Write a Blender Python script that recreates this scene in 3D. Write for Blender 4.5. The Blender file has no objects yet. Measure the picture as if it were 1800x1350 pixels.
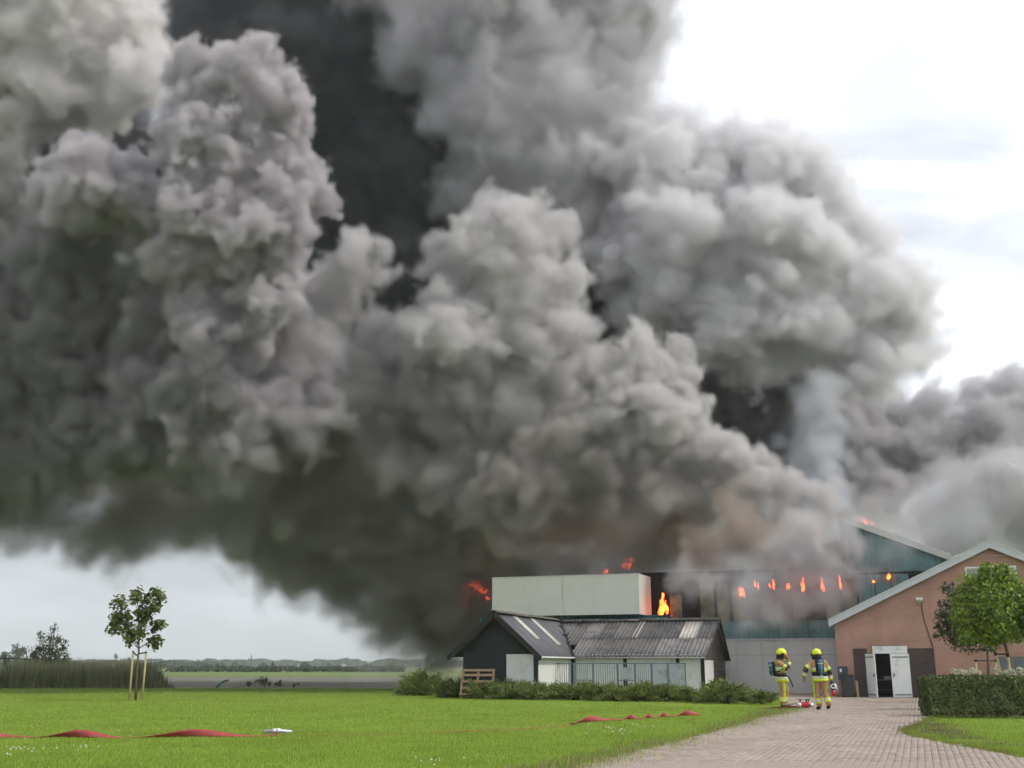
import bpy, bmesh, math, random
import numpy as np
from mathutils import Vector, Matrix
R = math.radians
PI = math.pi
SC = bpy.context.scene
COL = SC.collection

# ------------------------------------------------------------------ camera
CAM_H = 1.38
FPX = 1900.0
PITCH = math.atan(495.0 / FPX)
cam_d = bpy.data.cameras.new('camera')
cam_d.sensor_width = 36.0
cam_d.lens = 36.0 * FPX / 1800.0
cam_d.clip_start = 0.1
cam_d.clip_end = 12000
cam = bpy.data.objects.new('camera', cam_d)
COL.objects.link(cam)
cam.location = (0, 0, CAM_H)
cam.rotation_euler = (PI / 2 + PITCH, 0, 0)
SC.camera = cam

# ------------------------------------------------------------------ sky, sun, exposure
SUN_AZ, SUN_EL = R(100), R(48)
SUN_DIR = Vector((math.cos(SUN_EL) * math.sin(SUN_AZ), math.cos(SUN_EL) * math.cos(SUN_AZ), math.sin(SUN_EL)))
world = bpy.data.worlds.new('World')
SC.world = world
world.use_nodes = True
wn, wl = world.node_tree.nodes, world.node_tree.links
wn.clear()
w_out = wn.new('ShaderNodeOutputWorld')
w_bg = wn.new('ShaderNodeBackground')
w_sky = wn.new('ShaderNodeTexSky')
w_sky.sky_type = 'NISHITA'
w_sky.sun_disc = False
w_sky.sun_elevation = SUN_EL
w_sky.sun_rotation = SUN_AZ
w_sky.air_density = 1.0
w_sky.dust_density = 3.0
w_tc = wn.new('ShaderNodeTexCoord')
# an even veil of cloud, brighter towards the sun behind it
w_dot = wn.new('ShaderNodeVectorMath'); w_dot.operation = 'DOT_PRODUCT'
w_dot.inputs[1].default_value = SUN_DIR
wl.new(w_tc.outputs['Generated'], w_dot.inputs[0])
w_ramp = wn.new('ShaderNodeMapRange'); w_ramp.interpolation_type = 'SMOOTHSTEP'
w_ramp.inputs['From Min'].default_value = -0.2
w_ramp.inputs['From Max'].default_value = 0.38
w_ramp.inputs['To Min'].default_value = 4.6
w_ramp.inputs['To Max'].default_value = 7.8
wl.new(w_dot.outputs['Value'], w_ramp.inputs['Value'])
w_map = wn.new('ShaderNodeMapping'); w_map.inputs['Scale'].default_value = (2.2, 2.2, 5.0)
wl.new(w_tc.outputs['Generated'], w_map.inputs['Vector'])
w_noi = wn.new('ShaderNodeTexNoise')
w_noi.inputs['Scale'].default_value = 1.6
w_noi.inputs['Detail'].default_value = 6
w_noi.inputs['Distortion'].default_value = 0.6
wl.new(w_map.outputs['Vector'], w_noi.inputs['Vector'])
w_cr = wn.new('ShaderNodeMapRange')
w_cr.inputs['From Min'].default_value = 0.34
w_cr.inputs['From Max'].default_value = 0.62
w_cr.inputs['To Min'].default_value = 0.8
w_cr.inputs['To Max'].default_value = 1.0
wl.new(w_noi.outputs['Fac'], w_cr.inputs['Value'])
w_cc = wn.new('ShaderNodeVectorMath'); w_cc.operation = 'SCALE'
w_cc.inputs[0].default_value = (0.94, 0.975, 1.05)
w_v = wn.new('ShaderNodeMapRange')
w_v.inputs['From Min'].default_value = 0.36
w_v.inputs['From Max'].default_value = 0.6
w_v.inputs['To Min'].default_value = 0.7
w_v.inputs['To Max'].default_value = 1.08
wl.new(w_noi.outputs['Fac'], w_v.inputs['Value'])
w_m = wn.new('ShaderNodeMath'); w_m.operation = 'MULTIPLY'
wl.new(w_ramp.outputs['Result'], w_m.inputs[0]); wl.new(w_v.outputs['Result'], w_m.inputs[1])
wl.new(w_m.outputs['Value'], w_cc.inputs['Scale'])
w_mix = wn.new('ShaderNodeMix'); w_mix.data_type = 'RGBA'
wl.new(w_cr.outputs['Result'], w_mix.inputs['Factor'])
wl.new(w_sky.outputs['Color'], w_mix.inputs[6])
wl.new(w_cc.outputs['Vector'], w_mix.inputs[7])
wl.new(w_mix.outputs[2], w_bg.inputs['Color'])
w_bg.inputs['Strength'].default_value = 0.1
wl.new(w_bg.outputs['Background'], w_out.inputs['Surface'])

sun_d = bpy.data.lights.new('sun', 'SUN')
sun_d.energy = 1.5
sun_d.angle = R(12)
sun_d.color = (1.0, 0.96, 0.9)
sun = bpy.data.objects.new('sun', sun_d)
COL.objects.link(sun)
sun.rotation_euler = (-SUN_DIR).to_track_quat('-Z', 'Y').to_euler()

vs = SC.view_settings
vs.view_transform = 'Standard'
vs.look = 'None'
vs.exposure = 0.75
vs.gamma = 1.0
vs.use_curve_mapping = False
cy = SC.cycles
cy.use_denoising = True
cy.max_bounces = 8
cy.diffuse_bounces = 3
cy.glossy_bounces = 3
cy.transmission_bounces = 6
cy.transparent_max_bounces = 32
cy.volume_bounces = 3
cy.use_adaptive_sampling = True
cy.volume_step_rate = 3.0
cy.volume_max_steps = 512
cy.adaptive_threshold = 0.06
cy.adaptive_min_samples = 16
cy.sample_clamp_indirect = 4.0

# ------------------------------------------------------------------ pixel helpers (pixels of the 1800 x 1350 photograph)
_cp, _sp = math.cos(PITCH), math.sin(PITCH)
def ray(px, py):
    x, y = (px - 900) / FPX, (675 - py) / FPX
    return Vector((x, _cp - y * _sp, _sp + y * _cp))
def ground(px, py, z=0.0):
    d = ray(px, py)
    t = (z - CAM_H) / d.z
    return Vector((d.x * t, d.y * t, z))
def at(px, py, Y):
    d = ray(px, py)
    t = Y / d.y
    return Vector((d.x * t, Y, CAM_H + d.z * t))
def mpp(px, py, Y):
    """metres per photograph pixel at depth Y"""
    return Y / ray(px, py).y / FPX

# ------------------------------------------------------------------ node material helpers
def new_mat(name):
    m = bpy.data.materials.new(name)
    m.use_nodes = True
    return m, m.node_tree.nodes, m.node_tree.links

# ------------------------------------------------------------------ vectorised gradient noise
_rs = np.random.RandomState(7)
_perm = np.concatenate([_rs.permutation(256)] * 3)
_g = _rs.normal(size=(256, 3)); _g /= np.linalg.norm(_g, axis=1)[:, None]
def perlin(p):
    i = np.floor(p).astype(np.int64); f = p - i
    u = f * f * f * (f * (f * 6 - 15) + 10)
    i &= 255
    out = 0.0
    for dx in (0, 1):
        for dy in (0, 1):
            for dz in (0, 1):
                h = _perm[_perm[_perm[(i[:, 0] + dx) & 255] + ((i[:, 1] + dy) & 255)] + ((i[:, 2] + dz) & 255)]
                gr = _g[h]
                d = f - np.array([dx, dy, dz])
                w = (u[:, 0] if dx else 1 - u[:, 0]) * (u[:, 1] if dy else 1 - u[:, 1]) * (u[:, 2] if dz else 1 - u[:, 2])
                out = out + w * np.einsum('ij,ij->i', gr, d)
    return out

# ------------------------------------------------------------------ building frame: u along the fronts, v away from the camera
TH = R(20)
ORG = ground(1468, 1226)
U = Vector((math.cos(TH), -math.sin(TH), 0)); V = Vector((math.sin(TH), math.cos(TH), 0))
def loc(u, v, z=0.0):
    return ORG + U * u + V * v + Vector((0, 0, z))
def to_uv(p):
    d = Vector(p) - ORG
    return d.dot(U), d.dot(V)

class MB:
    """collects geometry for ONE mesh"""
    def __init__(s, org=(0, 0, 0)):
        s.v, s.f, s.o = [], [], Vector(org)
    def add(s, vs_, fs_):
        n = len(s.v)
        s.v += [tuple(Vector(p) - s.o) for p in vs_]
        s.f += [tuple(i + n for i in f) for f in fs_]
        return s
    def box(s, x0, x1, y0, y1, z0, z1):
        p = [(x, y, z) for z in (z0, z1) for y in (y0, y1) for x in (x0, x1)]
        return s.add(p, [(0, 2, 3, 1), (4, 5, 7, 6), (0, 1, 5, 4), (2, 6, 7, 3), (0, 4, 6, 2), (1, 3, 7, 5)])
    def bar(s, a, b, w, h=None, up=(0, 0, 1)):
        """rectangular bar from a to b"""
        h = h or w
        a, b = Vector(a), Vector(b)
        d = (b - a).normalized(); up = Vector(up)
        if abs(d.dot(up)) > 0.95: up = Vector((1, 0, 0))
        x = d.cross(up).normalized() * (w / 2); y = x.cross(d).normalized() * (h / 2)
        p = [q + sx * x + sy * y for q in (a, b) for (sx, sy) in ((-1, -1), (1, -1), (1, 1), (-1, 1))]
        return s.add(p, [(3, 2, 1, 0), (4, 5, 6, 7), (0, 1, 5, 4), (1, 2, 6, 5), (2, 3, 7, 6), (3, 0, 4, 7)])
    def tube(s, pts, rad, n=8, cap=True):
        pts = [Vector(p) for p in pts]
        rad = rad if isinstance(rad, (list, tuple)) else [rad] * len(pts)
        vs_, fs_ = [], []
        ref = Vector((0.13, 0.27, 0.95))
        for i, p in enumerate(pts):
            d = (pts[min(i + 1, len(pts) - 1)] - pts[max(i - 1, 0)])
            d = d.normalized() if d.length > 1e-9 else Vector((0, 0, 1))
            x = d.cross(ref if abs(d.dot(ref)) < 0.97 else Vector((1, 0, 0))).normalized(); y = d.cross(x)
            for k in range(n):
                a = 2 * PI * k / n
                vs_.append(p + (x * math.cos(a) + y * math.sin(a)) * rad[i])
        for i in range(len(pts) - 1):
            for k in range(n):
                fs_.append((i * n + k, i * n + (k + 1) % n, (i + 1) * n + (k + 1) % n, (i + 1) * n + k))
        if cap:
            fs_.append(tuple(range(n - 1, -1, -1))); fs_.append(tuple(range((len(pts) - 1) * n, len(pts) * n)))
        return s.add(vs_, fs_)
    def prism(s, poly, y0, y1):
        """polygon in (x, z), extruded along y"""
        n = len(poly)
        vs_ = [(x, y0, z) for x, z in poly] + [(x, y1, z) for x, z in poly]
        fs_ = [tuple(range(n)), tuple(range(2 * n - 1, n - 1, -1))]
        fs_ += [((i + 1) % n, i, i + n, (i + 1) % n + n) for i in range(n)]
        return s.add(vs_, fs_)
    def sphere(s, c, r, sub=2, sc=(1, 1, 1)):
        v, f = (ICO1, ICO2, ICO3)[sub - 1]
        return s.add([Vector(c) + Vector((p[0] * r * sc[0], p[1] * r * sc[1], p[2] * r * sc[2])) for p in v], [tuple(int(i) for i in q) for q in f])
    def build(s, name, mat, parent=None, smooth=False, bevel=0.0):
        me = bpy.data.meshes.new(name)
        me.from_pydata(s.v, [], s.f)
        bm = bmesh.new(); bm.from_mesh(me)
        bmesh.ops.recalc_face_normals(bm, faces=bm.faces)
        bm.to_mesh(me); bm.free()
        me.materials.append(mat)
        if smooth:
            me.polygons.foreach_set('use_smooth', [True] * len(me.polygons))
        return link(name, me, parent, bevel)

def link(name, me, parent=None, bevel=0.0):
    ob = bpy.data.objects.new(name, me)
    COL.objects.link(ob)
    if parent is not None: ob.parent = parent
    if bevel:
        b = ob.modifiers.new('bevel', 'BEVEL'); b.width = bevel; b.segments = 2; b.limit_method = 'ANGLE'
    return ob

def ico(sub):
    bm = bmesh.new()
    bmesh.ops.create_icosphere(bm, subdivisions=sub, radius=1.0)
    v = np.array([x.co[:] for x in bm.verts]); f = np.array([[q.index for q in x.verts] for x in bm.faces])
    bm.free()
    return v, f
ICO1, ICO2, ICO3 = ico(1), ico(2), ico(3)

def tag(o, label, cat, group=None, kind=None):
    o['label'] = label; o['category'] = cat
    if group: o['group'] = group
    if kind: o['kind'] = kind
    return o
def thing(name, label, cat, at_=(0, 0, 0), rotz=0.0, group=None):
    o = bpy.data.objects.new(name, None); COL.objects.link(o)
    o.location = at_; o.rotation_euler = (0, 0, rotz); o.empty_display_size = 0.2
    return tag(o, label, cat, group)
def thing_uv(name, label, cat, u=0, v=0, group=None):
    return thing(name, label, cat, loc(u, v), -TH, group)
def setting(o):
    o['kind'] = 'structure'
    return o
def copy_tree(o, parent=None):
    c = o.copy(); COL.objects.link(c); c.parent = parent
    for ch in o.children:
        copy_tree(ch, c)
    return c

def remesh(me, voxel, smooth):
    ob = bpy.data.objects.new('work', me); COL.objects.link(ob)
    m = ob.modifiers.new('r', 'REMESH'); m.mode = 'VOXEL'; m.voxel_size = voxel
    if smooth:
        s = ob.modifiers.new('s', 'SMOOTH'); s.factor = 0.5; s.iterations = smooth
    dg = bpy.context.evaluated_depsgraph_get()
    out = bpy.data.meshes.new_from_object(ob.evaluated_get(dg))
    bpy.data.objects.remove(ob); bpy.data.meshes.remove(me)
    return out

def np_mesh(name, verts, faces):
    """mesh from numpy arrays, faces all of one size"""
    me = bpy.data.meshes.new(name)
    nf, k = faces.shape
    me.vertices.add(len(verts)); me.loops.add(nf * k); me.polygons.add(nf)
    me.vertices.foreach_set('co', np.ascontiguousarray(verts, dtype=np.float32).ravel())
    me.loops.foreach_set('vertex_index', np.ascontiguousarray(faces, dtype=np.int32).ravel())
    me.polygons.foreach_set('loop_start', np.arange(0, nf * k, k, dtype=np.int32))
    me.update(calc_edges=True)
    return me

# ------------------------------------------------------------------ materials
def mat(name, col, rough=0.8, spec=0.3, noise=None, metal=0.0, bump=None, dirt=None, island=0.0, coords='Object'):
    """noise=(scale, amount) mottles the colour; bump=(scale, strength); dirt=(colour, scale, amount); island: colour change from piece to piece"""
    m, n, l = new_mat(name)
    b = n['Principled BSDF']
    b.inputs['Roughness'].default_value = rough; b.inputs['Specular IOR Level'].default_value = spec; b.inputs['Metallic'].default_value = metal
    tc = n.new('ShaderNodeTexCoord')
    cur = None
    def rgb(c):
        q = n.new('ShaderNodeRGB'); q.outputs[0].default_value = (*c, 1); return q.outputs[0]
    cur = rgb(col)
    if noise:
        t = n.new('ShaderNodeTexNoise'); t.inputs['Scale'].default_value = noise[0]; t.inputs['Detail'].default_value = 6; t.inputs['Roughness'].default_value = 0.65
        l.new(tc.outputs[coords], t.inputs['Vector'])
        r = n.new('ShaderNodeMapRange'); r.inputs['From Min'].default_value = 0.25; r.inputs['From Max'].default_value = 0.75
        r.inputs['To Min'].default_value = 1 - noise[1]; r.inputs['To Max'].default_value = 1 + noise[1]
        l.new(t.outputs['Fac'], r.inputs['Value'])
        s = n.new('ShaderNodeVectorMath'); s.operation = 'SCALE'; l.new(cur, s.inputs[0]); l.new(r.outputs['Result'], s.inputs['Scale']); cur = s.outputs['Vector']
    if dirt:
        t = n.new('ShaderNodeTexNoise'); t.inputs['Scale'].default_value = dirt[1]; t.inputs['Detail'].default_value = 7; t.inputs['Roughness'].default_value = 0.7
        l.new(tc.outputs[coords], t.inputs['Vector'])
        r = n.new('ShaderNodeMapRange'); r.inputs['From Min'].default_value = 0.62 - 0.25 * dirt[2]; r.inputs['From Max'].default_value = 0.72 - 0.1 * dirt[2]; r.inputs['To Max'].default_value = 0.85
        l.new(t.outputs['Fac'], r.inputs['Value'])
        mx = n.new('ShaderNodeMix'); mx.data_type = 'RGBA'; l.new(r.outputs['Result'], mx.inputs['Factor']); l.new(cur, mx.inputs[6]); mx.inputs[7].default_value = (*dirt[0], 1); cur = mx.outputs[2]
    if island:
        g = n.new('ShaderNodeNewGeometry'); r = n.new('ShaderNodeMapRange')
        r.inputs['To Min'].default_value = 1 - island; r.inputs['To Max'].default_value = 1 + island
        l.new(g.outputs['Random Per Island'], r.inputs['Value'])
        s = n.new('ShaderNodeVectorMath'); s.operation = 'SCALE'; l.new(cur, s.inputs[0]); l.new(r.outputs['Result'], s.inputs['Scale']); cur = s.outputs['Vector']
    l.new(cur, b.inputs['Base Color'])
    if bump:
        t = n.new('ShaderNodeTexNoise'); t.inputs['Scale'].default_value = bump[0]; t.inputs['Detail'].default_value = 5
        l.new(tc.outputs[coords], t.inputs['Vector'])
        bp = n.new('ShaderNodeBump'); bp.inputs['Strength'].default_value = bump[1]; bp.inputs['Distance'].default_value = 0.02
        l.new(t.outputs['Fac'], bp.inputs['Height']); l.new(bp.outputs['Normal'], b.inputs['Normal'])
    return m

def leaf_mat(name, col, var=0.45, tip=None, translucent=0.3, scale=1.2):
    m, n, l = new_mat(name)
    b = n['Principled BSDF']; b.inputs['Roughness'].default_value = 0.55; b.inputs['Specular IOR Level'].default_value = 0.25
    g = n.new('ShaderNodeNewGeometry'); tc = n.new('ShaderNodeTexCoord')
    t = n.new('ShaderNodeTexNoise'); t.inputs['Scale'].default_value = scale; t.inputs['Detail'].default_value = 4
    l.new(tc.outputs['Object'], t.inputs['Vector'])
    a = n.new('ShaderNodeMath'); a.operation = 'ADD'
    l.new(g.outputs['Random Per Island'], a.inputs[0]); l.new(t.outputs['Fac'], a.inputs[1])
    r = n.new('ShaderNodeMapRange'); r.inputs['From Min'].default_value = 0.3; r.inputs['From Max'].default_value = 1.4
    l.new(a.outputs['Value'], r.inputs['Value'])
    mx = n.new('ShaderNodeMix'); mx.data_type = 'RGBA'
    l.new(r.outputs['Result'], mx.inputs['Factor'])
    mx.inputs[6].default_value = (*[c * (1 - var) for c in col], 1)
    mx.inputs[7].default_value = (*(tip or [c * (1 + var) for c in col]), 1)
    l.new(mx.outputs[2], b.inputs['Base Color'])
    tr = n.new('ShaderNodeBsdfTranslucent'); l.new(mx.outputs[2], tr.inputs['Color'])
    ms = n.new('ShaderNodeMixShader'); ms.inputs[0].default_value = translucent
    l.new(b.outputs['BSDF'], ms.inputs[1]); l.new(tr.outputs['BSDF'], ms.inputs[2])
    l.new(ms.outputs['Shader'], n['Material Output'].inputs['Surface'])
    return m

def brick_mat(name, c1, c2, mortar, soot=None):
    """bricks of 21 x 6 cm courses over the local x / z plane"""
    m, n, l = new_mat(name)
    b = n['Principled BSDF']; b.inputs['Roughness'].default_value = 0.9; b.inputs['Specular IOR Level'].default_value = 0.15
    tc = n.new('ShaderNodeTexCoord'); sp = n.new('ShaderNodeSeparateXYZ'); cb = n.new('ShaderNodeCombineXYZ')
    l.new(tc.outputs['Object'], sp.inputs[0]); l.new(sp.outputs['X'], cb.inputs['X']); l.new(sp.outputs['Z'], cb.inputs['Y'])
    br = n.new('ShaderNodeTexBrick')
    br.inputs['Scale'].default_value = 1.0; br.inputs['Brick Width'].default_value = 0.22; br.inputs['Row Height'].default_value = 0.0625
    br.inputs['Mortar Size'].default_value = 0.008; br.inputs['Mortar Smooth'].default_value = 0.3
    br.inputs['Color1'].default_value = (*c1, 1); br.inputs['Color2'].default_value = (*c2, 1); br.inputs['Mortar'].default_value = (*mortar, 1)
    l.new(cb.outputs['Vector'], br.inputs['Vector'])
    t = n.new('ShaderNodeTexNoise'); t.inputs['Scale'].default_value = 0.9; t.inputs['Detail'].default_value = 6
    l.new(tc.outputs['Object'], t.inputs['Vector'])
    r = n.new('ShaderNodeMapRange'); r.inputs['From Min'].default_value = 0.3; r.inputs['From Max'].default_value = 0.7; r.inputs['To Min'].default_value = 0.8; r.inputs['To Max'].default_value = 1.12
    l.new(t.outputs['Fac'], r.inputs['Value'])
    s = n.new('ShaderNodeVectorMath'); s.operation = 'SCALE'; l.new(br.outputs['Color'], s.inputs[0]); l.new(r.outputs['Result'], s.inputs['Scale'])
    l.new(s.outputs['Vector'], b.inputs['Base Color'])
    bp = n.new('ShaderNodeBump'); bp.inputs['Strength'].default_value = 0.5; bp.inputs['Distance'].default_value = 0.01; bp.invert = True
    l.new(br.outputs['Fac'], bp.inputs['Height']); l.new(bp.outputs['Normal'], b.inputs['Normal'])
    return m

def emit_mat(name, c_low, c_high, strength):
    m, n, l = new_mat(name)
    n.clear()
    o = n.new('ShaderNodeOutputMaterial'); e = n.new('ShaderNodeEmission')
    tc = n.new('ShaderNodeTexCoord'); t = n.new('ShaderNodeTexNoise'); t.inputs['Scale'].default_value = 3.5; t.inputs['Detail'].default_value = 4
    l.new(tc.outputs['Object'], t.inputs['Vector'])
    cr = n.new('ShaderNodeValToRGB'); cr.color_ramp.elements[0].position = 0.38; cr.color_ramp.elements[1].position = 0.66
    cr.color_ramp.elements[0].color = (*c_low, 1); cr.color_ramp.elements[1].color = (*c_high, 1)
    l.new(t.outputs['Fac'], cr.inputs['Fac']); l.new(cr.outputs['Color'], e.inputs['Color']); e.inputs['Strength'].default_value = strength
    l.new(e.outputs['Emission'], o.inputs['Surface'])
    return m

M = dict(
    white_paint=mat('white_paint', (0.82, 0.82, 0.8), 0.6, 0.3, (2.0, 0.06), dirt=((0.42, 0.4, 0.36), 1.3, 0.25)),
    white_panel=mat('white_panel', (0.62, 0.62, 0.6), 0.6, 0.3, (1.5, 0.08), dirt=((0.4, 0.38, 0.34), 1.0, 0.3)),
    verge=mat('verge', (0.55, 0.57, 0.6), 0.6, 0.3, (3.0, 0.06)),
    tar_board=mat('tar_board', (0.022, 0.022, 0.024), 0.75, 0.25, (6.0, 0.4)),
    old_board=mat('old_board', (0.075, 0.066, 0.06), 0.9, 0.15, (5.0, 0.45), dirt=((0.16, 0.13, 0.11), 3.0, 0.5)),
    fibre=mat('fibre_cement', (0.16, 0.155, 0.155), 0.9, 0.15, (2.5, 0.25), dirt=((0.05, 0.045, 0.035), 1.8, 0.55)),
    fibre_new=mat('fibre_cement_plain', (0.125, 0.125, 0.135), 0.85, 0.2, (2.5, 0.15), dirt=((0.2, 0.2, 0.19), 6.0, 0.2)),
    moss_cap=mat('mossy_cap', (0.14, 0.135, 0.12), 0.95, 0.1, (5.0, 0.4), dirt=((0.06, 0.055, 0.03), 4.0, 0.7)),
    rooflight=mat('rooflight', (0.5, 0.47, 0.42), 0.5, 0.3, (3.0, 0.15), dirt=((0.3, 0.19, 0.12), 2.2, 0.45)),
    box_cream=mat('cream_cladding', (0.62, 0.62, 0.54), 0.55, 0.3, (0.8, 0.05)),
    teal=mat('teal_cladding', (0.03, 0.16, 0.18), 0.55, 0.35, (1.2, 0.15)),
    teal_pale=mat('hazed_teal_cladding', (0.14, 0.25, 0.25), 0.6, 0.3, (0.8, 0.25), dirt=((0.07, 0.09, 0.09), 0.6, 0.4)),  # teal paled, haze of the smoke veil mixed into the colour
    grey_panel=mat('grey_panel', (0.6, 0.6, 0.58), 0.6, 0.3, (0.7, 0.07)),
    char=mat('charred', (0.02, 0.019, 0.018), 0.95, 0.1, (2.0, 0.5)),
    insulation=mat('insulation', (0.34, 0.31, 0.18), 0.95, 0.1, (1.5, 0.3), dirt=((0.045, 0.043, 0.04), 0.8, 1.25)),
    steel=mat('galvanised_steel', (0.17, 0.195, 0.23), 0.5, 0.5, (8.0, 0.12), metal=0.2),
    steel_sheet=mat('galvanised_sheet', (0.42, 0.45, 0.5), 0.5, 0.5, (3.0, 0.12), metal=0.4, dirt=((0.3, 0.14, 0.06), 1.6, 0.45)),
    dark_metal=mat('dark_metal', (0.03, 0.03, 0.033), 0.5, 0.4),
    wood=mat('raw_wood', (0.34, 0.24, 0.15), 0.85, 0.2, (7.0, 0.3)),
    stake=mat('stake_wood', (0.42, 0.35, 0.2), 0.85, 0.2, (9.0, 0.25)),
    bark=mat('bark', (0.14, 0.11, 0.075), 0.95, 0.1, (12.0, 0.4), bump=(30, 0.5)),
    rubber=mat('black_rubber', (0.015, 0.015, 0.016), 0.7, 0.3),
    bin_dark=mat('bin_plastic', (0.035, 0.04, 0.042), 0.5, 0.4, (4.0, 0.2)),
    concrete=mat('concrete', (0.32, 0.31, 0.29), 0.95, 0.15, (3.0, 0.2)),
    glass=mat('window_glass', (0.12, 0.14, 0.16), 0.08, 0.6),
    floor_dark=mat('barn_floor', (0.1, 0.095, 0.09), 0.9, 0.1, (2.0, 0.3)),
    terracotta=mat('terracotta', (0.34, 0.17, 0.12), 0.9, 0.15, (6.0, 0.35), island=0.35),
    red_hose=mat('red_hose', (0.32, 0.05, 0.05), 0.6, 0.3, (9.0, 0.25), dirt=((0.2, 0.12, 0.1), 5.0, 0.25)),
    alu=mat('aluminium', (0.7, 0.71, 0.72), 0.35, 0.5, metal=0.7),
    red_paint=mat('red_paint', (0.5, 0.02, 0.03), 0.4, 0.5),
    brick=brick_mat('brick_wall', (0.42, 0.22, 0.165), (0.47, 0.255, 0.2), (0.45, 0.32, 0.27)),  # lightened brick, haze of the smoke veil put into its colour
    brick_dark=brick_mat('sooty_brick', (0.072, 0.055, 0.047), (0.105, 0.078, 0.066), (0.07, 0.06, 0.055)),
)
# ------------------------------------------------------------------ ground sheets
def poly_sheet(name, pts, z, material):
    me = bpy.data.meshes.new(name)
    me.from_pydata([(p[0], p[1], z) for p in pts], [], [tuple(range(len(pts)))])
    me.materials.append(material)
    return setting(link(name, me))

m_field = mat('field_grass', (0.1, 0.145, 0.04), 0.95, 0.1, (0.012, 0.35), dirt=((0.16, 0.15, 0.07), 0.006, 0.5))
m_soil = mat('smoke_shaded_soil', (0.15, 0.145, 0.115), 1.0, 0.05, (0.15, 0.3))  # smoke shade and haze over the field mixed into this colour
m_lawn = mat('lawn_turf', (0.15, 0.215, 0.025), 0.95, 0.1, (0.35, 0.22), dirt=((0.12, 0.13, 0.035), 0.9, 0.12))
m_sand = mat('joint_sand', (0.2, 0.165, 0.13), 1.0, 0.05, (4.0, 0.3), dirt=((0.06, 0.085, 0.025), 1.2, 0.3))
m_paver = mat('clinker', (0.3, 0.248, 0.205), 0.9, 0.2, (0.5, 0.18), island=0.13, dirt=((0.2, 0.17, 0.14), 1.1, 0.3))

poly_sheet('ground', [(-5000, -60), (5000, -60), (5000, 7000), (-5000, 7000)], -0.06, m_field)
LAWN_FAR = 72.0
lawn_outline = [(-75, -20), (60, -20), (60, 40), (40, 60), (20, 74), (-8, LAWN_FAR), (-75, LAWN_FAR - 1.5)]
# gently uneven lawn
lx = np.linspace(-75, 60, 136); ly = np.linspace(-20, LAWN_FAR, 93)
gx, gy = np.meshgrid(lx, ly)
def lawn_z(x, y):
    p = np.stack([np.ravel(x), np.ravel(y), np.zeros(np.size(x))], 1)
    z = 0.05 * perlin(p / 7.0 + 3.3) + 0.02 * perlin(p / 2.1 + 9.1)
    return z - 0.02
gz = lawn_z(gx, gy)
lv = np.stack([gx.ravel(), gy.ravel(), gz], 1)
nx = len(lx)
ii = (np.arange(len(ly) - 1)[:, None] * nx + np.arange(nx - 1)[None, :]).ravel()
lawn_me = np_mesh('lawn', lv, np.stack([ii, ii + 1, ii + nx + 1, ii + nx], 1))
lawn_me.materials.append(m_lawn)
lawn_me.polygons.foreach_set('use_smooth', [True] * len(lawn_me.polygons))
setting(link('lawn', lawn_me))
poly_sheet('soil_field', [(-75, LAWN_FAR + 0.2), (30, LAWN_FAR + 0.2), (90, 150), (-140, 145)], -0.05, m_soil)
for i, (y0, y1, c) in enumerate(((150, 235, (0.13, 0.18, 0.055)), (300, 420, (0.2, 0.19, 0.085)), (520, 640, (0.16, 0.175, 0.07)))):
    poly_sheet('far_field', [(-900, y0), (900, y0 + 6), (900, y1 + 10), (-900, y1)], -0.054 + 0.002 * i, mat('far_field', c, 1.0, 0.05, (0.01, 0.25)))

# ------------------------------------------------------------------ driveway of clinker pavers
left_px = [(1013, 1347), (1110, 1324), (1180, 1307), (1250, 1289), (1300, 1274), (1345, 1259), (1388, 1246), (1377, 1237), (1380, 1229)]
right_px = [(1633, 1229), (1630, 1245), (1634, 1264), (1600, 1277), (1580, 1285), (1592, 1293), (1640, 1303), (1700, 1315), (1760, 1326), (1800, 1335)]
drive = [(-1.0, 6.0)] + [tuple(ground(*p)[:2]) for p in left_px]
drive += [tuple(loc(-5.0, -0.9)[:2]), tuple(loc(-5.0, 5.9)[:2]), tuple(loc(0.1, 5.9)[:2]), tuple(loc(0.1, 0.0)[:2]), tuple(loc(13.0, 0.0)[:2]), tuple(loc(13.0, -1.6)[:2])]
drive += [tuple(ground(*p)[:2]) for p in right_px] + [(14.0, 15.2), (14.0, 6.0)]
drive_np = np.array(drive)
def inside(pts, poly):
    x, y = pts[:, 0], pts[:, 1]
    res = np.zeros(len(pts), bool)
    j = len(poly) - 1
    for i in range(len(poly)):
        xi, yi = poly[i]; xj, yj = poly[j]
        c = ((yi > y) != (yj > y)) & (x < (xj - xi) * (y - yi) / (yj - yi + 1e-12) + xi)
        res ^= c
        j = i
    return res
def edge_dist(pts, poly):
    best = np.full(len(pts), 1e9)
    for i in range(len(poly)):
        a = np.array(poly[i]); b = np.array(poly[(i + 1) % len(poly)])
        d = b - a; t = np.clip(((pts - a) @ d) / (d @ d + 1e-12), 0, 1)
        best = np.minimum(best, np.linalg.norm(pts - (a + t[:, None] * d), axis=1))
    return best
driveway = poly_sheet('driveway', drive, 0.022, m_sand)
driveway.name = 'driveway'
PW, PL, GAP = 0.106, 0.212, 0.0045
us = np.arange(-22, 16, PW); vs_ = np.arange(-48, 6.5, PL)
uu, vv = np.meshgrid(us, vs_)
vv = vv + (np.arange(len(us)) % 2)[None, :] * PL / 2
px_ = ORG.x + uu * U.x + vv * V.x; py_ = ORG.y + uu * U.y + vv * V.y
pts = np.stack([px_.ravel(), py_.ravel()], 1)
keep = inside(pts, drive) & (pts[:, 1] > 13.2) & (np.abs(pts[:, 0]) < pts[:, 1] * 0.55 + 0.3)
rsp = np.random.RandomState(5)
ed = edge_dist(pts, drive)
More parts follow.
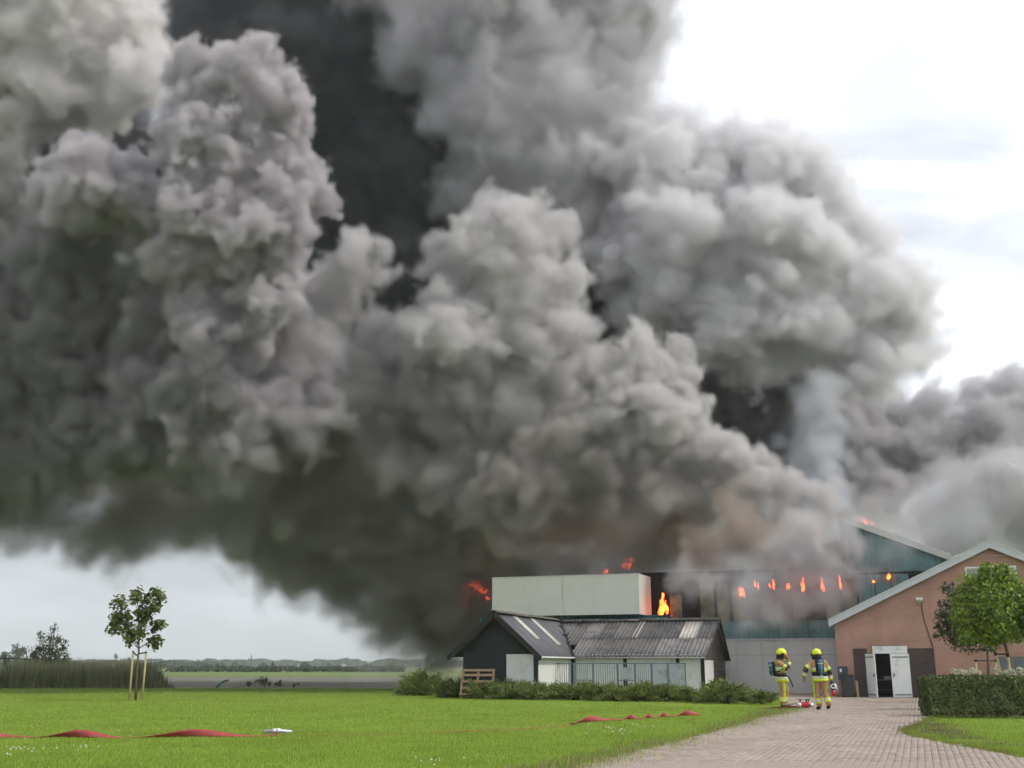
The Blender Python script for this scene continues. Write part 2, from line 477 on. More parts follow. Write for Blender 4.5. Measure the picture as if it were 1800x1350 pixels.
keep &= (ed > 0.05 + 0.12 * rsp.rand(len(pts)))
# nothing under the buildings
keep &= ~((uu.ravel() > 0.05) & (vv.ravel() > -0.08))
P = pts[keep]
hx, hy = (PW - GAP) / 2, (PL - GAP) / 2
base = np.array([(-hx, -hy, -0.03), (hx, -hy, -0.03), (hx, hy, -0.03), (-hx, hy, -0.03),
                 (-hx, -hy, 0.005), (hx, -hy, 0.005), (hx, hy, 0.005), (-hx, hy, 0.005),
                 (-hx + .006, -hy + .006, 0.01), (hx - .006, -hy + .006, 0.01), (hx - .006, hy - .006, 0.01), (-hx + .006, hy - .006, 0.01)])
pf = [(0, 1, 5, 4), (1, 2, 6, 5), (2, 3, 7, 6), (3, 0, 4, 7), (4, 5, 9, 8), (5, 6, 10, 9), (6, 7, 11, 10), (7, 4, 8, 11), (8, 9, 10, 11)]
rotm = np.array([[U.x, U.y, 0], [V.x, V.y, 0], [0, 0, 1]])
order = np.argsort(P[:, 1])
paver_me = bpy.data.meshes.new('paver'); paver_me.from_pydata(base.tolist(), [], pf); paver_me.materials.append(m_paver)
def paver_pose(k):
    return 0.028 + 0.004 * math.sin(P[k, 0] * 0.9) * math.sin(P[k, 1] * 0.7)
# the nearest pavers that the frame shows, one by one
def in_frame(p):
    d = Vector((p[0], p[1], 0.03 - CAM_H)); f = d.y * _cp + d.z * _sp; y = (-d.y * _sp + d.z * _cp) / f
    return abs(d.x / f * FPX) < 905 and 675 - y * FPX < 1352
near = [k for k in order[:6000] if in_frame(P[k])][:290]
for k in near:
    o = link('paver', paver_me, driveway)
    o.location = (P[k, 0], P[k, 1], paver_pose(k) + rsp.uniform(-.002, .002))
    o.rotation_euler = (rsp.uniform(-.012, .012), rsp.uniform(-.012, .012), -TH + rsp.uniform(-.015, .015))
rest = np.setdiff1d(np.arange(len(P)), np.array(near))
n = len(rest)
jit = rsp.uniform(-.0025, .0025, n)
zz = 0.028 + 0.004 * np.sin(P[rest, 0] * 0.9) * np.sin(P[rest, 1] * 0.7) + jit
ang = -TH + rsp.uniform(-.015, .015, n)
ca, sa = np.cos(ang), np.sin(ang)
allv = np.empty((n, 12, 3))
allv[:, :, 0] = base[None, :, 0] * ca[:, None] - base[None, :, 1] * sa[:, None] + P[rest, 0][:, None]
allv[:, :, 1] = base[None, :, 0] * sa[:, None] + base[None, :, 1] * ca[:, None] + P[rest, 1][:, None]
allv[:, :, 2] = base[None, :, 2] + zz[:, None] + base[None, :, 0] * rsp.uniform(-.02, .02, n)[:, None]
allf = (np.array(pf)[None] + (np.arange(n) * 12)[:, None, None]).reshape(-1, 4)
pm = np_mesh('paver_field', allv.reshape(-1, 3), allf); pm.materials.append(m_paver)
o = link('paver_field', pm, driveway); o['kind'] = 'stuff'
print('pavers', len(P))

# ------------------------------------------------------------------ grass blades
def blades(name, pts, h, w, material, lean=0.5, seed=1, z=None, kind='stuff', label=None, cat='grass'):
    rs = np.random.RandomState(seed)
    n = len(pts)
    a = rs.rand(n) * 2 * PI; hh = h * rs.uniform(0.55, 1.25, n) if np.isscalar(h) else h * rs.uniform(0.6, 1.2, n)
    ww = w * rs.uniform(0.7, 1.3, n)
    la = rs.rand(n) * 2 * PI; ll = lean * rs.rand(n) * hh
    z0 = lawn_z(pts[:, 0], pts[:, 1]) if z is None else z
    v = np.empty((n, 3, 3))
    v[:, 0, 0] = pts[:, 0] - np.cos(a) * ww / 2; v[:, 0, 1] = pts[:, 1] - np.sin(a) * ww / 2
    v[:, 1, 0] = pts[:, 0] + np.cos(a) * ww / 2; v[:, 1, 1] = pts[:, 1] + np.sin(a) * ww / 2
    v[:, 0, 2] = v[:, 1, 2] = z0 - 0.01
    v[:, 2, 0] = pts[:, 0] + np.cos(la) * ll; v[:, 2, 1] = pts[:, 1] + np.sin(la) * ll; v[:, 2, 2] = z0 + hh
    me = np_mesh(name, v.reshape(-1, 3), np.arange(n * 3).reshape(-1, 3)); me.materials.append(material)
    o = link(name, me)
    if kind: o['kind'] = kind
    if label: o['label'] = label; o['category'] = cat
    return o
m_blade = leaf_mat('grass_blade', (0.215, 0.35, 0.035), 0.4, tip=(0.37, 0.49, 0.08), translucent=0.35, scale=0.6)
m_straw = leaf_mat('dry_grass', (0.2, 0.16, 0.07), 0.45, tip=(0.3, 0.25, 0.13), translucent=0.25, scale=2.0)
rg = np.random.RandomState(11)
def scatter(n, y0, y1, power=1.0):
    """points on the lawn in the view wedge, thinner with distance"""
    t = rg.rand(n) ** power
    y = y0 + (y1 - y0) * t
    x = (rg.rand(n) * 2 - 1) * (y * 0.52 + 1)
    return np.stack([x, y], 1)
gp = np.concatenate([scatter(230000, 13.5, 24, 1.0), scatter(170000, 24, 40, 1.0), scatter(110000, 40, 71.5, 1.0)])
def off_drive(p, margin=0.06):
    i = inside(p, drive); d = edge_dist(p, drive)
    return ~i | (d < margin * rg.rand(len(p)))
def outside_buildings(p):
    q = p - np.array([ORG.x, ORG.y]); u_ = q @ np.array([U.x, U.y]); v_ = q @ np.array([V.x, V.y])
    return ~((u_ > -20) & (v_ > -0.5)) & ~((u_ > -15.6) & (u_ < -5.6) & (v_ > -5.8) )
gp = gp[off_drive(gp, 0.3) & outside_buildings(gp)]
hgt = 0.05 + 0.018 * perlin(np.stack([gp[:, 0] / 3, gp[:, 1] / 3, gp[:, 0] * 0 + 4.4], 1)) + 0.0006 * (gp[:, 1] - 13)
blades('lawn_grass', gp, hgt, 0.013, m_blade, 0.6, 2, label='short bright green lawn grass around the driveway')
# rough dry fringe along the driveway edge and on the right-hand corner
def along(pxs, n, spread, seed):
    rs = np.random.RandomState(seed)
    pl = np.array([ground(*p)[:2] for p in pxs]); seg = np.linalg.norm(np.diff(pl, axis=0), axis=1); cs = np.concatenate([[0], np.cumsum(seg)])
    t = rs.rand(n) * cs[-1]; k = np.clip(np.searchsorted(cs, t) - 1, 0, len(seg) - 1); f = (t - cs[k]) / seg[k]
    p = pl[k] + (pl[k + 1] - pl[k]) * f[:, None]
    clump = perlin(np.stack([p[:, 0] * 1.1, p[:, 1] * 1.1, p[:, 0] * 0], 1)) > -0.08 + 0.0 * f
    p = p + rs.normal(size=(n, 2)) * spread
    return p[clump]
left_edge = [(930, 1362)] + left_px[:7]
fr = along(left_edge, 16000, np.array([0.28, 0.28]), 3)
blades('dry_grass_fringe', fr, 0.1, 0.014, m_straw, 1.3, 4, label='rough dry straw coloured grass along the driveway edge')
fr2 = along(left_edge, 9000, np.array([0.35, 0.35]), 5)
blades('long_grass_fringe', fr2, 0.13, 0.014, m_blade, 0.9, 6, label='longer green grass tufts along the driveway edge')
fr3 = along(right_px[2:], 9000, np.array([0.16, 0.16]), 7)
m_weed = leaf_mat('joint_weed', (0.15, 0.2, 0.03), 0.4, tip=(0.28, 0.28, 0.06), translucent=0.3, scale=2.0)
blades('weed_fringe', fr3, 0.075, 0.016, m_weed, 1.2, 8, label='yellow green weeds creeping over the pavers by the hedge')
# tufts in the joints
jp = pts[inside(pts, drive) & (pts[:, 1] > 14)]
sel = jp[np.argsort(rg.rand(len(jp)))[:2200]]
right_side = (sel[:, 0] - 0.27 * sel[:, 1] > -1.0 + rg.rand(len(sel)) * 4.5)
sel = sel[right_side]
sel = np.repeat(sel, 5, axis=0); sel[:, 0] += rg.uniform(-.008, .008, len(sel)) + U.x * PW / 2; sel[:, 1] += rg.uniform(-.1, .1, len(sel)) + U.y * PW / 2
blades('joint_weeds', sel, 0.03, 0.011, m_weed, 1.0, 9, z=0.03, label='tiny weeds growing in the paver joints')
dead = along([(1630, 1268), (1655, 1285), (1700, 1300), (1760, 1312)], 5000, np.array([0.3, 0.25]), 21)
blades('dead_grass_patch', dead, 0.06, 0.02, leaf_mat('dead_grass', (0.14, 0.095, 0.06), 0.5, tip=(0.24, 0.17, 0.11), translucent=0.1), 2.0, 10, label='brown dead grass patch beside the hedge corner')
# white clover flowers, a few clumps
m_clover = mat('clover_flower', (0.62, 0.6, 0.5), 0.8, 0.1)
rc = np.random.RandomState(31)
cp_ = []
for (cx_, cy_, k, sx, sy) in ((40, 1322, 16, 30, 5), (150, 1318, 6, 20, 3), (1085, 1283, 22, 35, 4), (780, 1345, 8, 25, 3), (100, 1225, 10, 90, 6), (420, 1228, 10, 200, 6), (1100, 1240, 8, 80, 4), (500, 1260, 16, 400, 25)):
    for _ in range(k):
        cp_.append(ground(cx_ + rc.normal() * sx, cy_ + rc.normal() * sy)[:2])
mbv = MB()
for p in cp_:
    mbv.sphere((p[0], p[1], 0.055 + float(lawn_z(np.array([p[0]]), np.array([p[1]]))[0])), 0.014 + 0.006 * rc.rand(), 1, (1, 1, 0.8))
o = mbv.build('clover_flowers', m_clover, None, True); o['kind'] = 'stuff'; o['label'] = 'tiny white clover flowers scattered in the lawn'; o['category'] = 'flowers'
# ------------------------------------------------------------------ brick barn (front at v = 0)
B_A, B_H, B_L, B_R, B_D = (7.0, 6.55), 3.35, 0.2, 13.8, 5.7
SL = (B_A[1] - B_H) / (B_A[0] - B_L)
barn = thing_uv('brick_barn', 'red brick barn with white bargeboards and open white doors', 'barn', 0, 0)
D_L, D_R, D_T = 1.52, 3.16, 1.92
W_L, W_R, W_B, W_T = 5.92, 8.0, 5.0, 5.6          # loft window
G_L, G_R, G_B, G_T = 6.85, 9.6, 0.5, 1.75          # grey lower window
def roof_z(u):
    return B_H + SL * (u - B_L) if u < B_A[0] else B_A[1] - SL * (u - B_A[0])
# front wall as a grid of cells with the openings left out, plus the gable top
mb = MB()
us_ = sorted([B_L, D_L, D_R, W_L, W_R, G_L, G_R, B_R, B_A[0], 4.6])
zs_ = [0, G_B, G_T, D_T, B_H]
def hole(u, z):
    return (D_L < u < D_R and z < D_T) or (G_L < u < G_R and G_B < z < G_T) or (W_L < u < W_R and W_B < z < W_T)
th_ = 0.3
def wall_cell(mb, poly):
    mb.prism(poly, 0.0, th_)
for a, b in zip(us_[:-1], us_[1:]):
    for z0, z1 in zip(zs_[:-1], zs_[1:]):
        if not hole((a + b) / 2, (z0 + z1) / 2):
            wall_cell(mb, [(a, z0), (b, z0), (b, z1), (a, z1)])
    # above the eaves
    lv_ = [B_H]
    if a >= W_L - 1e-6 and b <= W_R + 1e-6:
        wall_cell(mb, [(a, B_H), (b, B_H), (b, W_B), (a, W_B)])
        wall_cell(mb, [(a, W_T), (b, W_T), (b, roof_z(b) - 0.02), (a, roof_z(a) - 0.02)])
    else:
        wall_cell(mb, [q for q in [(a, B_H), (b, B_H), (b, roof_z(b) - 0.02), (a, roof_z(a) - 0.02)]])
mb.build('front_wall', M['brick'], barn)
mb = MB()
mb.box(B_L, B_L + th_, th_, B_D, 0, B_H - 0.05); mb.box(B_R - th_, B_R, th_, B_D, 0, B_H - 0.05)
mb.prism([(B_L + th_, 0), (B_R - th_, 0), (B_R - th_, B_H), (B_A[0], B_A[1] - 0.2), (B_L + th_, B_H)], B_D - 0.3, B_D)
mb.build('rear_wall', M['brick'], barn)
m_tile = mat('dark_roof', (0.09, 0.07, 0.06), 0.9, 0.15, (3.0, 0.25))
for s_, (ua, ub) in ((-1, (B_L - 0.22, B_A[0])), (1, (B_A[0], B_R + 0.2))):
    za, zb = roof_z(ua), roof_z(ub)
    MB().prism([(ua, za), (ub, zb), (ub, zb + 0.1), (ua, za + 0.1)], -0.2, B_D + 0.1).build('roof', m_tile, barn)
# white bargeboards
def barge(ua, ub, w=0.3):
    za, zb = roof_z(ua), roof_z(ub)
    o = MB().prism([(ua, za - w + 0.14), (ub, zb - w + 0.14), (ub, zb + 0.14), (ua, za + 0.14)], -0.26, -0.205).build('bargeboard', M['verge'], barn)
    MB().prism([(ua, za + 0.142), (ub, zb + 0.142), (ub, zb + 0.17), (ua, za + 0.17)], -0.3, -0.1).build('verge_trim', M['white_paint'], o)
barge(B_L - 0.24, B_A[0]); barge(B_A[0] + 0.002, 8.35)
MB().box(8.352, 13.9, -0.262, -0.207, roof_z(8.35) - 0.18, roof_z(8.35) + 0.3).build('fascia', M['verge'], barn)
# sooty brick surround of the door, proud of the wall
mb = MB(); mb.box(0.92, D_L - 0.002, -0.03, -0.002, 0, 2.12); mb.box(D_R + 0.002, 4.32, -0.03, -0.002, 0, 2.12); mb.box(D_L, D_R, -0.03, -0.002, D_T + 0.32, 2.24)
mb.build('door_surround', M['brick_dark'], barn)
# lintel panel and open doors
MB().box(1.75, 3.22, -0.075, -0.033, D_T - 0.02, D_T + 0.3).build('lintel_panel', M['white_paint'], barn, bevel=0.004)
def door(hinge_u, width, angle, name='door'):
    e = MB(); s = 1 if width > 0 else -1
    e.box(0 if s > 0 else width, width if s > 0 else 0, -0.045, 0, 0.04, D_T - 0.03)
    d = e.build(name, M['white_paint'], barn, bevel=0.005)
    d.location = (hinge_u, -0.04, 0); d.rotation_euler = (0, 0, angle)
    for z in (0.12, 1.72): MB().box(min(0.04 * s, width * 0.9), max(0.04 * s, width * 0.9), -0.058, -0.047, z, z + 0.05).build('hinge_strap', M['steel'], d)
    h = MB(); h.box(width - 0.1 * s - 0.02, width - 0.1 * s + 0.02, -0.09, -0.047, 0.9, 1.05); h.build('handle', M['dark_metal'], d)
    return d
door(D_L - 0.06, 0.82, -R(60)); door(D_R + 0.1, -0.82, R(16))
# room behind the doors
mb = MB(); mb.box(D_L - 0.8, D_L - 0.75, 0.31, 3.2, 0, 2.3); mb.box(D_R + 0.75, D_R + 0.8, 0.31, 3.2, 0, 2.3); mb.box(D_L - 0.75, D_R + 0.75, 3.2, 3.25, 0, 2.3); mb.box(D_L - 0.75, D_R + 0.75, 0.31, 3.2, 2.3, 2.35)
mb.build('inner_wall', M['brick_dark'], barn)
MB().box(D_L - 0.75, D_R + 0.75, 0.01, 3.2, 0.0, 0.03).build('inner_floor', M['floor_dark'], barn)
# loft window
win = MB()
for (a, b, c, d) in ((W_L, W_R, W_T - 0.07, W_T), (W_L, W_R, W_B, W_B + 0.07), (W_L, W_L + 0.07, W_B + 0.07, W_T - 0.07), (W_R - 0.07, W_R, W_B + 0.07, W_T - 0.07)): win.box(a, b, -0.04, 0.08, c, d)
wf = win.build('window_frame', M['white_paint'], barn)
for a, b in ((W_L + 0.07, 6.93), (6.99, W_R - 0.07)): MB().box(a, b, 0.03, 0.05, W_B + 0.07, W_T - 0.07).build('pane', mat('pale_pane', (0.42, 0.4, 0.4), 0.25, 0.5), wf)
MB().box(6.932, 6.988, -0.035, 0.075, W_B + 0.071, W_T - 0.071).build('mullion', M['white_paint'], wf)
# lower grey window with bluish panes
m_greyboard = mat('grey_board', (0.17, 0.17, 0.175), 0.85, 0.2, (5.0, 0.25))
gw = MB()
gw.box(G_L, G_R, 0.02, 0.1, G_T - 0.14, G_T); gw.box(G_L, G_R, 0.02, 0.1, G_B, G_B + 0.14)
gwo = gw.build('shutter_frame', m_greyboard, barn)
k = 0; x = G_L
while x < G_R - 0.1:
    MB().box(x, x + 0.18, 0.03, 0.09, G_B + 0.142, G_T - 0.142).build('shutter_post', m_greyboard, gwo)
    if x + 0.5 < G_R: MB().box(x + 0.182, x + 0.478, 0.06, 0.075, G_B + 0.142, G_T - 0.142).build('pane', M['glass'], gwo)
    x += 0.48
# string course of concrete, downpipe, cable
MB().box(4.9, 13.8, -0.035, -0.002, 0.22, 0.42).build('plinth_course', M['concrete'], barn)
MB().tube([(3.98, -0.03, 4.1), (4.02, -0.03, 3.4), (4.2, -0.03, 2.6), (4.3, -0.03, 2.15)], 0.018, 6).build('cable', M['dark_metal'], barn)
MB().box(5.6, 6.6, -0.06, -0.003, 2.02, 2.07).build('sill', M['brick_dark'], barn)
MB().tube([(5.4, -0.2, 6.0), (8.5, -0.22, 6.05)], 0.015, 6).build('wire', M['concrete'], barn)
# wall lamp
lamp = thing_uv('wall_lamp', 'small white floodlight on the brick gable', 'lamp', 3.92, 0)
mb = MB(); mb.box(-0.14, 0.14, -0.3, -0.08, 4.2, 4.3); mb.add([(-0.14, -0.3, 4.2), (0.14, -0.3, 4.2), (0.1, -0.12, 4.1), (-0.1, -0.12, 4.1), (0.14, -0.08, 4.2), (-0.14, -0.08, 4.2)], [(0, 1, 2, 3), (2, 1, 4), (0, 3, 5), (3, 2, 4, 5)])
mb.build('lamp_head', M['white_paint'], lamp, bevel=0.01)
MB().box(-0.05, 0.05, -0.1, 0.0, 3.98, 4.198).build('lamp_bracket', M['concrete'], lamp)
# table and crate inside the barn
t = thing_uv('work_table', 'dark work table inside the open barn doorway', 'table', 2.35, 1.7)
MB().box(-0.7, 0.7, -0.3, 0.3, 0.72, 0.77).build('tabletop', M['wood'], t)
for sx in (-0.62, 0.62):
    for sy in (-0.24, 0.24): MB().box(sx - 0.03, sx + 0.03, sy - 0.03, sy + 0.03, 0.03, 0.72).build('leg', M['wood'], t)
MB().box(-0.6, 0.6, -0.2, 0.2, 0.3, 0.33).build('shelf', M['wood'], t)
b = thing_uv('storage_box', 'pale box standing on the table inside the barn', 'box', 2.25, 1.6)
MB().box(-0.14, 0.14, -0.12, 0.12, 0.77, 0.92).build('box_body', M['white_panel'], b); MB().box(-0.15, 0.15, -0.13, 0.13, 0.92, 0.95).build('lid', M['bin_dark'], b)

# ------------------------------------------------------------------ things along the barn wall
bin_ = thing_uv('wheelie_bin', 'dark wheeled bin against the barn corner', 'bin', 0.62, -0.75)
mb = MB(); mb.add([(-.22, -.26, .07), (.22, -.26, .07), (.22, .26, .07), (-.22, .26, .07), (-.28, -.34, .95), (.28, -.34, .95), (.28, .34, .95), (-.28, .34, .95)], [(0, 3, 2, 1), (4, 5, 6, 7), (0, 1, 5, 4), (1, 2, 6, 5), (2, 3, 7, 6), (3, 0, 4, 7)])
mb.build('bin_body', M['bin_dark'], bin_, bevel=0.02)
MB().prism([(-.3, .955), (.3, .955), (.3, .985), (.0, 1.02), (-.3, .985)], -0.36, 0.36).build('lid', M['bin_dark'], bin_)
for sx in (-.25, .25): MB().tube([(sx - .03, .24, .1), (sx + .03, .24, .1)], .1, 12).build('wheel', M['rubber'], bin_)
cab = thing_uv('meter_cabinet', 'grey blue cabinet hanging on the barn corner behind the bin', 'cabinet', 0.42, -0.12)
MB().box(-0.2, 0.2, -0.12, 0.115, 0.75, 1.35).build('cabinet_body', mat('cabinet', (0.06, 0.075, 0.085), 0.5, 0.4), cab, bevel=0.015)
MB().box(-0.12, -0.04, -0.13, -0.122, 1.1, 1.24).build('label_plate', M['white_paint'], cab)
MB().box(-0.03, 0.03, -0.1, 0.1, 0.0, 0.749).build('leg', M['dark_metal'], cab)
plank = tag(MB((0, 0, 0)).bar((0, 0, 0.03), (-0.05, 0.32, 0.72), 0.1, 0.025).build('plank', M['stake'], None), 'short wooden plank leaning beside the dark bin', 'plank')
plank.location = loc(1.02, -0.45); plank.rotation_euler = (0, 0, -TH)
plan = thing_uv('stone_planter', 'square stone planter holding a small grey plant', 'planter', 4.75, -0.75)
mb = MB(); mb.prism([(-.24, 0), (.24, 0), (.3, .72), (-.3, .72)], -.26, .26); mb.build('pot', M['concrete'], plan, bevel=0.02)
MB().box(-.33, .33, -.3, .3, .722, .79).build('rim', M['concrete'], plan, bevel=0.012)
rs = np.random.RandomState(3)

# ------------------------------------------------------------------ dark shed with kennel (gable wing in front, long wing behind)
shed = thing_uv('dark_shed', 'low black weatherboard shed with grey corrugated roof', 'shed', -10.5, -0.8)
so = (-10.5, -0.8, 0)
GV, GA, GZ, GE, GW = -5.8, -14.0, 3.66, 1.76, 2.13      # gable front, apex u, ridge z, eave z, half width
WV, RV, BV, RR = -0.75, 3.3, 5.75, -5.75                 # long wing: front wall, ridge, back, right end
WE = 1.78
gsl = (GZ - GE) / GW; wsl = (GZ - 0.08 - WE) / (RV - WV + 0.25)
WRZ = GZ - 0.08
wl_, wr_ = GA - 1.62, GA + 1.92
# gable boards
z = 0.0; k = 0
while z < GZ - 0.4:
    z1 = min(z + 0.19, GZ - 0.32)
    a0 = max(wl_, GA - (GZ - 0.3 - z) / gsl); a1 = min(wr_, GA + (GZ - 0.3 - z) / gsl)
    b0 = max(wl_, GA - (GZ - 0.3 - z1) / gsl); b1 = min(wr_, GA + (GZ - 0.3 - z1) / gsl)
    segs = [((a0, a1), (b0, b1))]
    if z1 < 1.92: segs = [((a0, GA + 0.44), (b0, GA + 0.44))]
    for (p0, p1), (q0, q1) in segs:
        if p1 > p0 and q1 >= q0:
            m_ = MB(so); m_.add([(p0, GV - 0.03, z), (p1, GV - 0.03, z), (q1, GV - 0.008, z1), (q0, GV - 0.008, z1), (p0, GV + 0.03, z), (p1, GV + 0.03, z), (q1, GV + 0.03, z1), (q0, GV + 0.03, z1)],
                    [(0, 1, 2, 3), (7, 6, 5, 4), (0, 4, 5, 1), (3, 2, 6, 7), (0, 3, 7, 4), (1, 5, 6, 2)])
            m_.build('weatherboard', M['tar_board'], shed)
    z = z1 + 0.002; k += 1
mb = MB(so); mb.box(wl_, wl_ + 0.08, GV + 0.035, RV, 0, GE + 0.35); mb.prism([(wl_ + 0.09, 0), (wr_, 0), (wr_, GE), (GA, GZ - 0.35), (wl_ + 0.09, GE + 0.3)], GV + 0.05, GV + 0.09)
mb.build('gable_wall', M['tar_board'], shed)
d = MB(so).box(GA + 0.47, GA + 1.74, GV - 0.05, GV + 0.04, 0.02, 1.87).build('door', M['white_panel'], shed, bevel=0.004)
for zz_ in (0.6, 1.2): MB(so).box(GA + 0.47, GA + 1.74, GV - 0.056, GV - 0.0505, zz_, zz_ + 0.012).build('door_joint', M['grey_panel'], d)
MB(so).box(GA + 1.76, GA + 1.92, GV - 0.045, GV + 0.05, 0, GE + 0.12).build('corner_post', M['tar_board'], shed)
# side of the gable wing: white wall
MB(so).box(wr_ - 0.06, wr_, GV + 0.1, WV, 0.0, GE + 0.1).build('side_wall', M['white_panel'], shed)
# long wing front wall: white panels between dark posts
posts = [-11.95, -9.42, -6.9, RR]
for a, b in zip(posts[:-1], posts[1:]):
    MB(so).box(a + 0.085, b - 0.085, WV, WV + 0.06, 0.0, WE + 0.12).build('wall_panel', M['white_panel'], shed)
for a in posts: MB(so).box(a - 0.08, a + 0.08, WV - 0.04, WV + 0.1, 0.0, WE + 0.1).build('post', M['tar_board'], shed)
# right-hand end: white stable door and old boards
MB(so).box(RR - 0.06, RR + 0.03, WV + 0.35, WV + 2.75, 0.0, 1.62).build('end_door', M['white_panel'], shed)
zb = 0.0; 
while zb < WRZ - 0.25:
    z1 = min(zb + 0.2, WRZ - 0.2)
    f0 = max(WV + 0.1, RV - (WRZ - 0.12 - z1) / wsl); f1 = min(BV - 0.2, RV + (WRZ - 0.12 - z1) / ((WRZ - 1.7) / (BV - RV)))
    if z1 <= 1.64: f0 = WV + 2.78
    if f1 > f0 + 0.05: MB(so).box(RR - 0.05, RR + 0.02 + 0.008 * (int(zb * 5) % 2), f0, f1, zb, z1 - 0.006).build('old_board', M['old_board'], shed)
    zb = z1
MB(so).box(RR - 0.7, RR + 0.25, WV - 0.35, WV - 0.05, 0, 0.16).build('kerb_block', M['white_panel'], shed)
# corrugated sheets
def corrugated(p0, eu, ed, w, length, pitch=0.19, amp=0.034, nz=3, th=0.008):
    """sheet from p0, eu along the eave, ed up the slope"""
    eu, ed, p0 = Vector(eu).normalized(), Vector(ed).normalized(), Vector(p0)
    nn = eu.cross(ed).normalized()
    if nn.z < 0: nn = -nn
    n_ = max(8, int(w / pitch * 8))
    vs2, fs2 = [], []
    for j in range(nz):
        for i in range(n_ + 1):
            s = w * i / n_
            vs2.append(p0 + eu * s + ed * (length * j / (nz - 1)) + nn * (amp * math.cos(2 * PI * s / pitch)))
    for j in range(nz - 1):
        for i in range(n_):
            a = j * (n_ + 1) + i
            fs2.append((a, a + 1, a + n_ + 2, a + n_ + 1))
    m2 = MB(so); m2.add(vs2, fs2)
    return m2
def sheet(p0, eu, ed, w, length, material, lift=0.0, **kw):
    ee = Vector(ed).normalized(); nn = Vector(eu).normalized().cross(ee).normalized()
    if nn.z < 0: nn = -nn
    o = corrugated(Vector(p0) + nn * lift, eu, ed, w, length, **kw).build('roof_sheet', material, shed, True)
    sd = o.modifiers.new('thick', 'SOLIDIFY'); sd.thickness = 0.008
    return o
# long wing front slope: two courses of sheets, clipped at the valley on the left
slope_len = math.hypot(RV - (WV - 0.25), WRZ - WE)
ed_ = Vector((0, RV - (WV - 0.25), WRZ - WE)).normalized()
x0 = -12.1; kinds = 'FFFFFFFFF'
nsh = 8; wsh = (RR + 0.22 - x0) / nsh
half = slope_len / 2
rsh = random.Random(4)
fib = [mat('fibre_cement', tuple(c * f for c in (0.17, 0.163, 0.16)), 0.9, 0.15, (2.5, 0.25), dirt=((0.045, 0.04, 0.03), 1.6 + f, dd)) for f, dd in ((0.85, 0.6), (1.0, 0.45), (1.15, 0.35), (0.7, 0.5))]
for i in range(nsh):
    for c in range(2):
        mm = fib[rsh.randrange(4)]
        if i == 6 and c == 1: mm = M['rooflight']
        p0 = Vector((x0 + wsh * i, WV - 0.25, WE)) + ed_ * (half * c - (0.08 if c else 0))
        sheet(p0, (1, 0, 0), ed_, wsh + (0.03 if i < nsh - 1 else 0), half + (0.08 if c else 0.0), mm, 0.02 * c + 0.006 * (i % 2))
sheet(Vector((x0 + wsh * 3.15, WV - 0.25, WE)) + ed_ * (half - 0.05), (1, 0, 0), ed_, 0.3, half, M['rooflight'], 0.034)
# sheets running on to the left, up the valley under the gable wing
for i in range(2):
    sheet(Vector((x0 - wsh * (i + 1), WV - 0.25 + 1.4 + 1.3 * i, WE + (1.4 + 1.3 * i) * wsl)), (1, 0, 0), ed_, wsh, slope_len - (1.4 + 1.3 * i) * slope_len / (RV - WV + 0.25), fib[i], 0.0)
bed = Vector((0, -(BV - RV), WRZ - 1.7)).normalized()
for i in range(nsh): sheet(Vector((x0 + wsh * i, BV + 0.1, 1.7 - 0.08)), (1, 0, 0), bed, wsh, math.hypot(BV - RV, WRZ - 1.7) + 0.1, fib[i % 4], 0.004 * (i % 2))
# gable wing, both slopes
el_ = Vector((GW, 0, GZ - GE)).normalized(); er_ = Vector((-GW, 0, GZ - GE)).normalized(); gl_ = math.hypot(GW, GZ - GE)
for side, ed2, ue in ((0, er_, GA + GW), (1, el_, GA - GW)):
    vpos = GV - 0.45
    i = 0
    while vpos < (RV + 0.2 if side == 0 else RV + 0.5):
        wdt = 1.05
        # right slope stops at the valley of the long wing
        start = 0.0
        if side == 0 and vpos + wdt > WV - 0.2:
            start = min(gl_ * 0.97, max(0.0, (min(vpos + wdt * 0.5, RV) - (WV - 0.25)) / (RV - WV + 0.25) * gl_))
        p0 = Vector((ue, vpos, GE)) + ed2 * start
        sheet(p0, (0, 1, 0), ed2, wdt + 0.03, gl_ - start, M['fibre_new'], 0.005 * (i % 2), pitch=0.09, amp=0.012)
        vpos += wdt; i += 1
for (v0, a_, b_) in ((GV + 1.7, 0.42, 1.0), (GV + 4.15, 0.3, 0.98)):
    sheet(Vector((GA + GW, v0, GE)) + er_ * gl_ * a_, (0, 1, 0), er_, 0.62, gl_ * (b_ - a_), M['rooflight'], 0.03, pitch=0.09, amp=0.012)
# valley strip
MB(so).bar((GA + GW - 0.02, WV - 0.3, WE + 0.06), (GA + 0.1, RV, WRZ + 0.0), 0.12, 0.05).build('valley_gutter', M['rubber'], shed)
# ridges
def ridge(a, b, name, r=0.13):
    a, b = Vector(a), Vector(b); n_ = 8; d_ = (b - a) / n_
    rr = random.Random(2)
    for i in range(n_):
        p, q = a + d_ * i, a + d_ * (i + 1.03)
        dv = d_.normalized(); s = dv.cross(Vector((0, 0, 1))).normalized(); up = Vector((0, 0, 1)); jz = rr.uniform(-.008, .02)
        m_ = MB(so); ring = [(-1.6, -0.62), (-1, -0.18), (-.4, .25), (.4, .25), (1, -0.18), (1.6, -0.62)]
        vs2 = [e + s * (x * r) + up * (y_ * r + jz) for e in (p, q) for x, y_ in ring]
        m_.add(vs2, [(k_, k_ + 1, k_ + 7, k_ + 6) for k_ in range(5)])
        o = m_.build(name, M['moss_cap'], shed, True); sd = o.modifiers.new('t', 'SOLIDIFY'); sd.thickness = 0.02
ridge((x0 - 1.6, RV, WRZ + 0.1), (RR + 0.22, RV, WRZ + 0.1), 'ridge_cap')
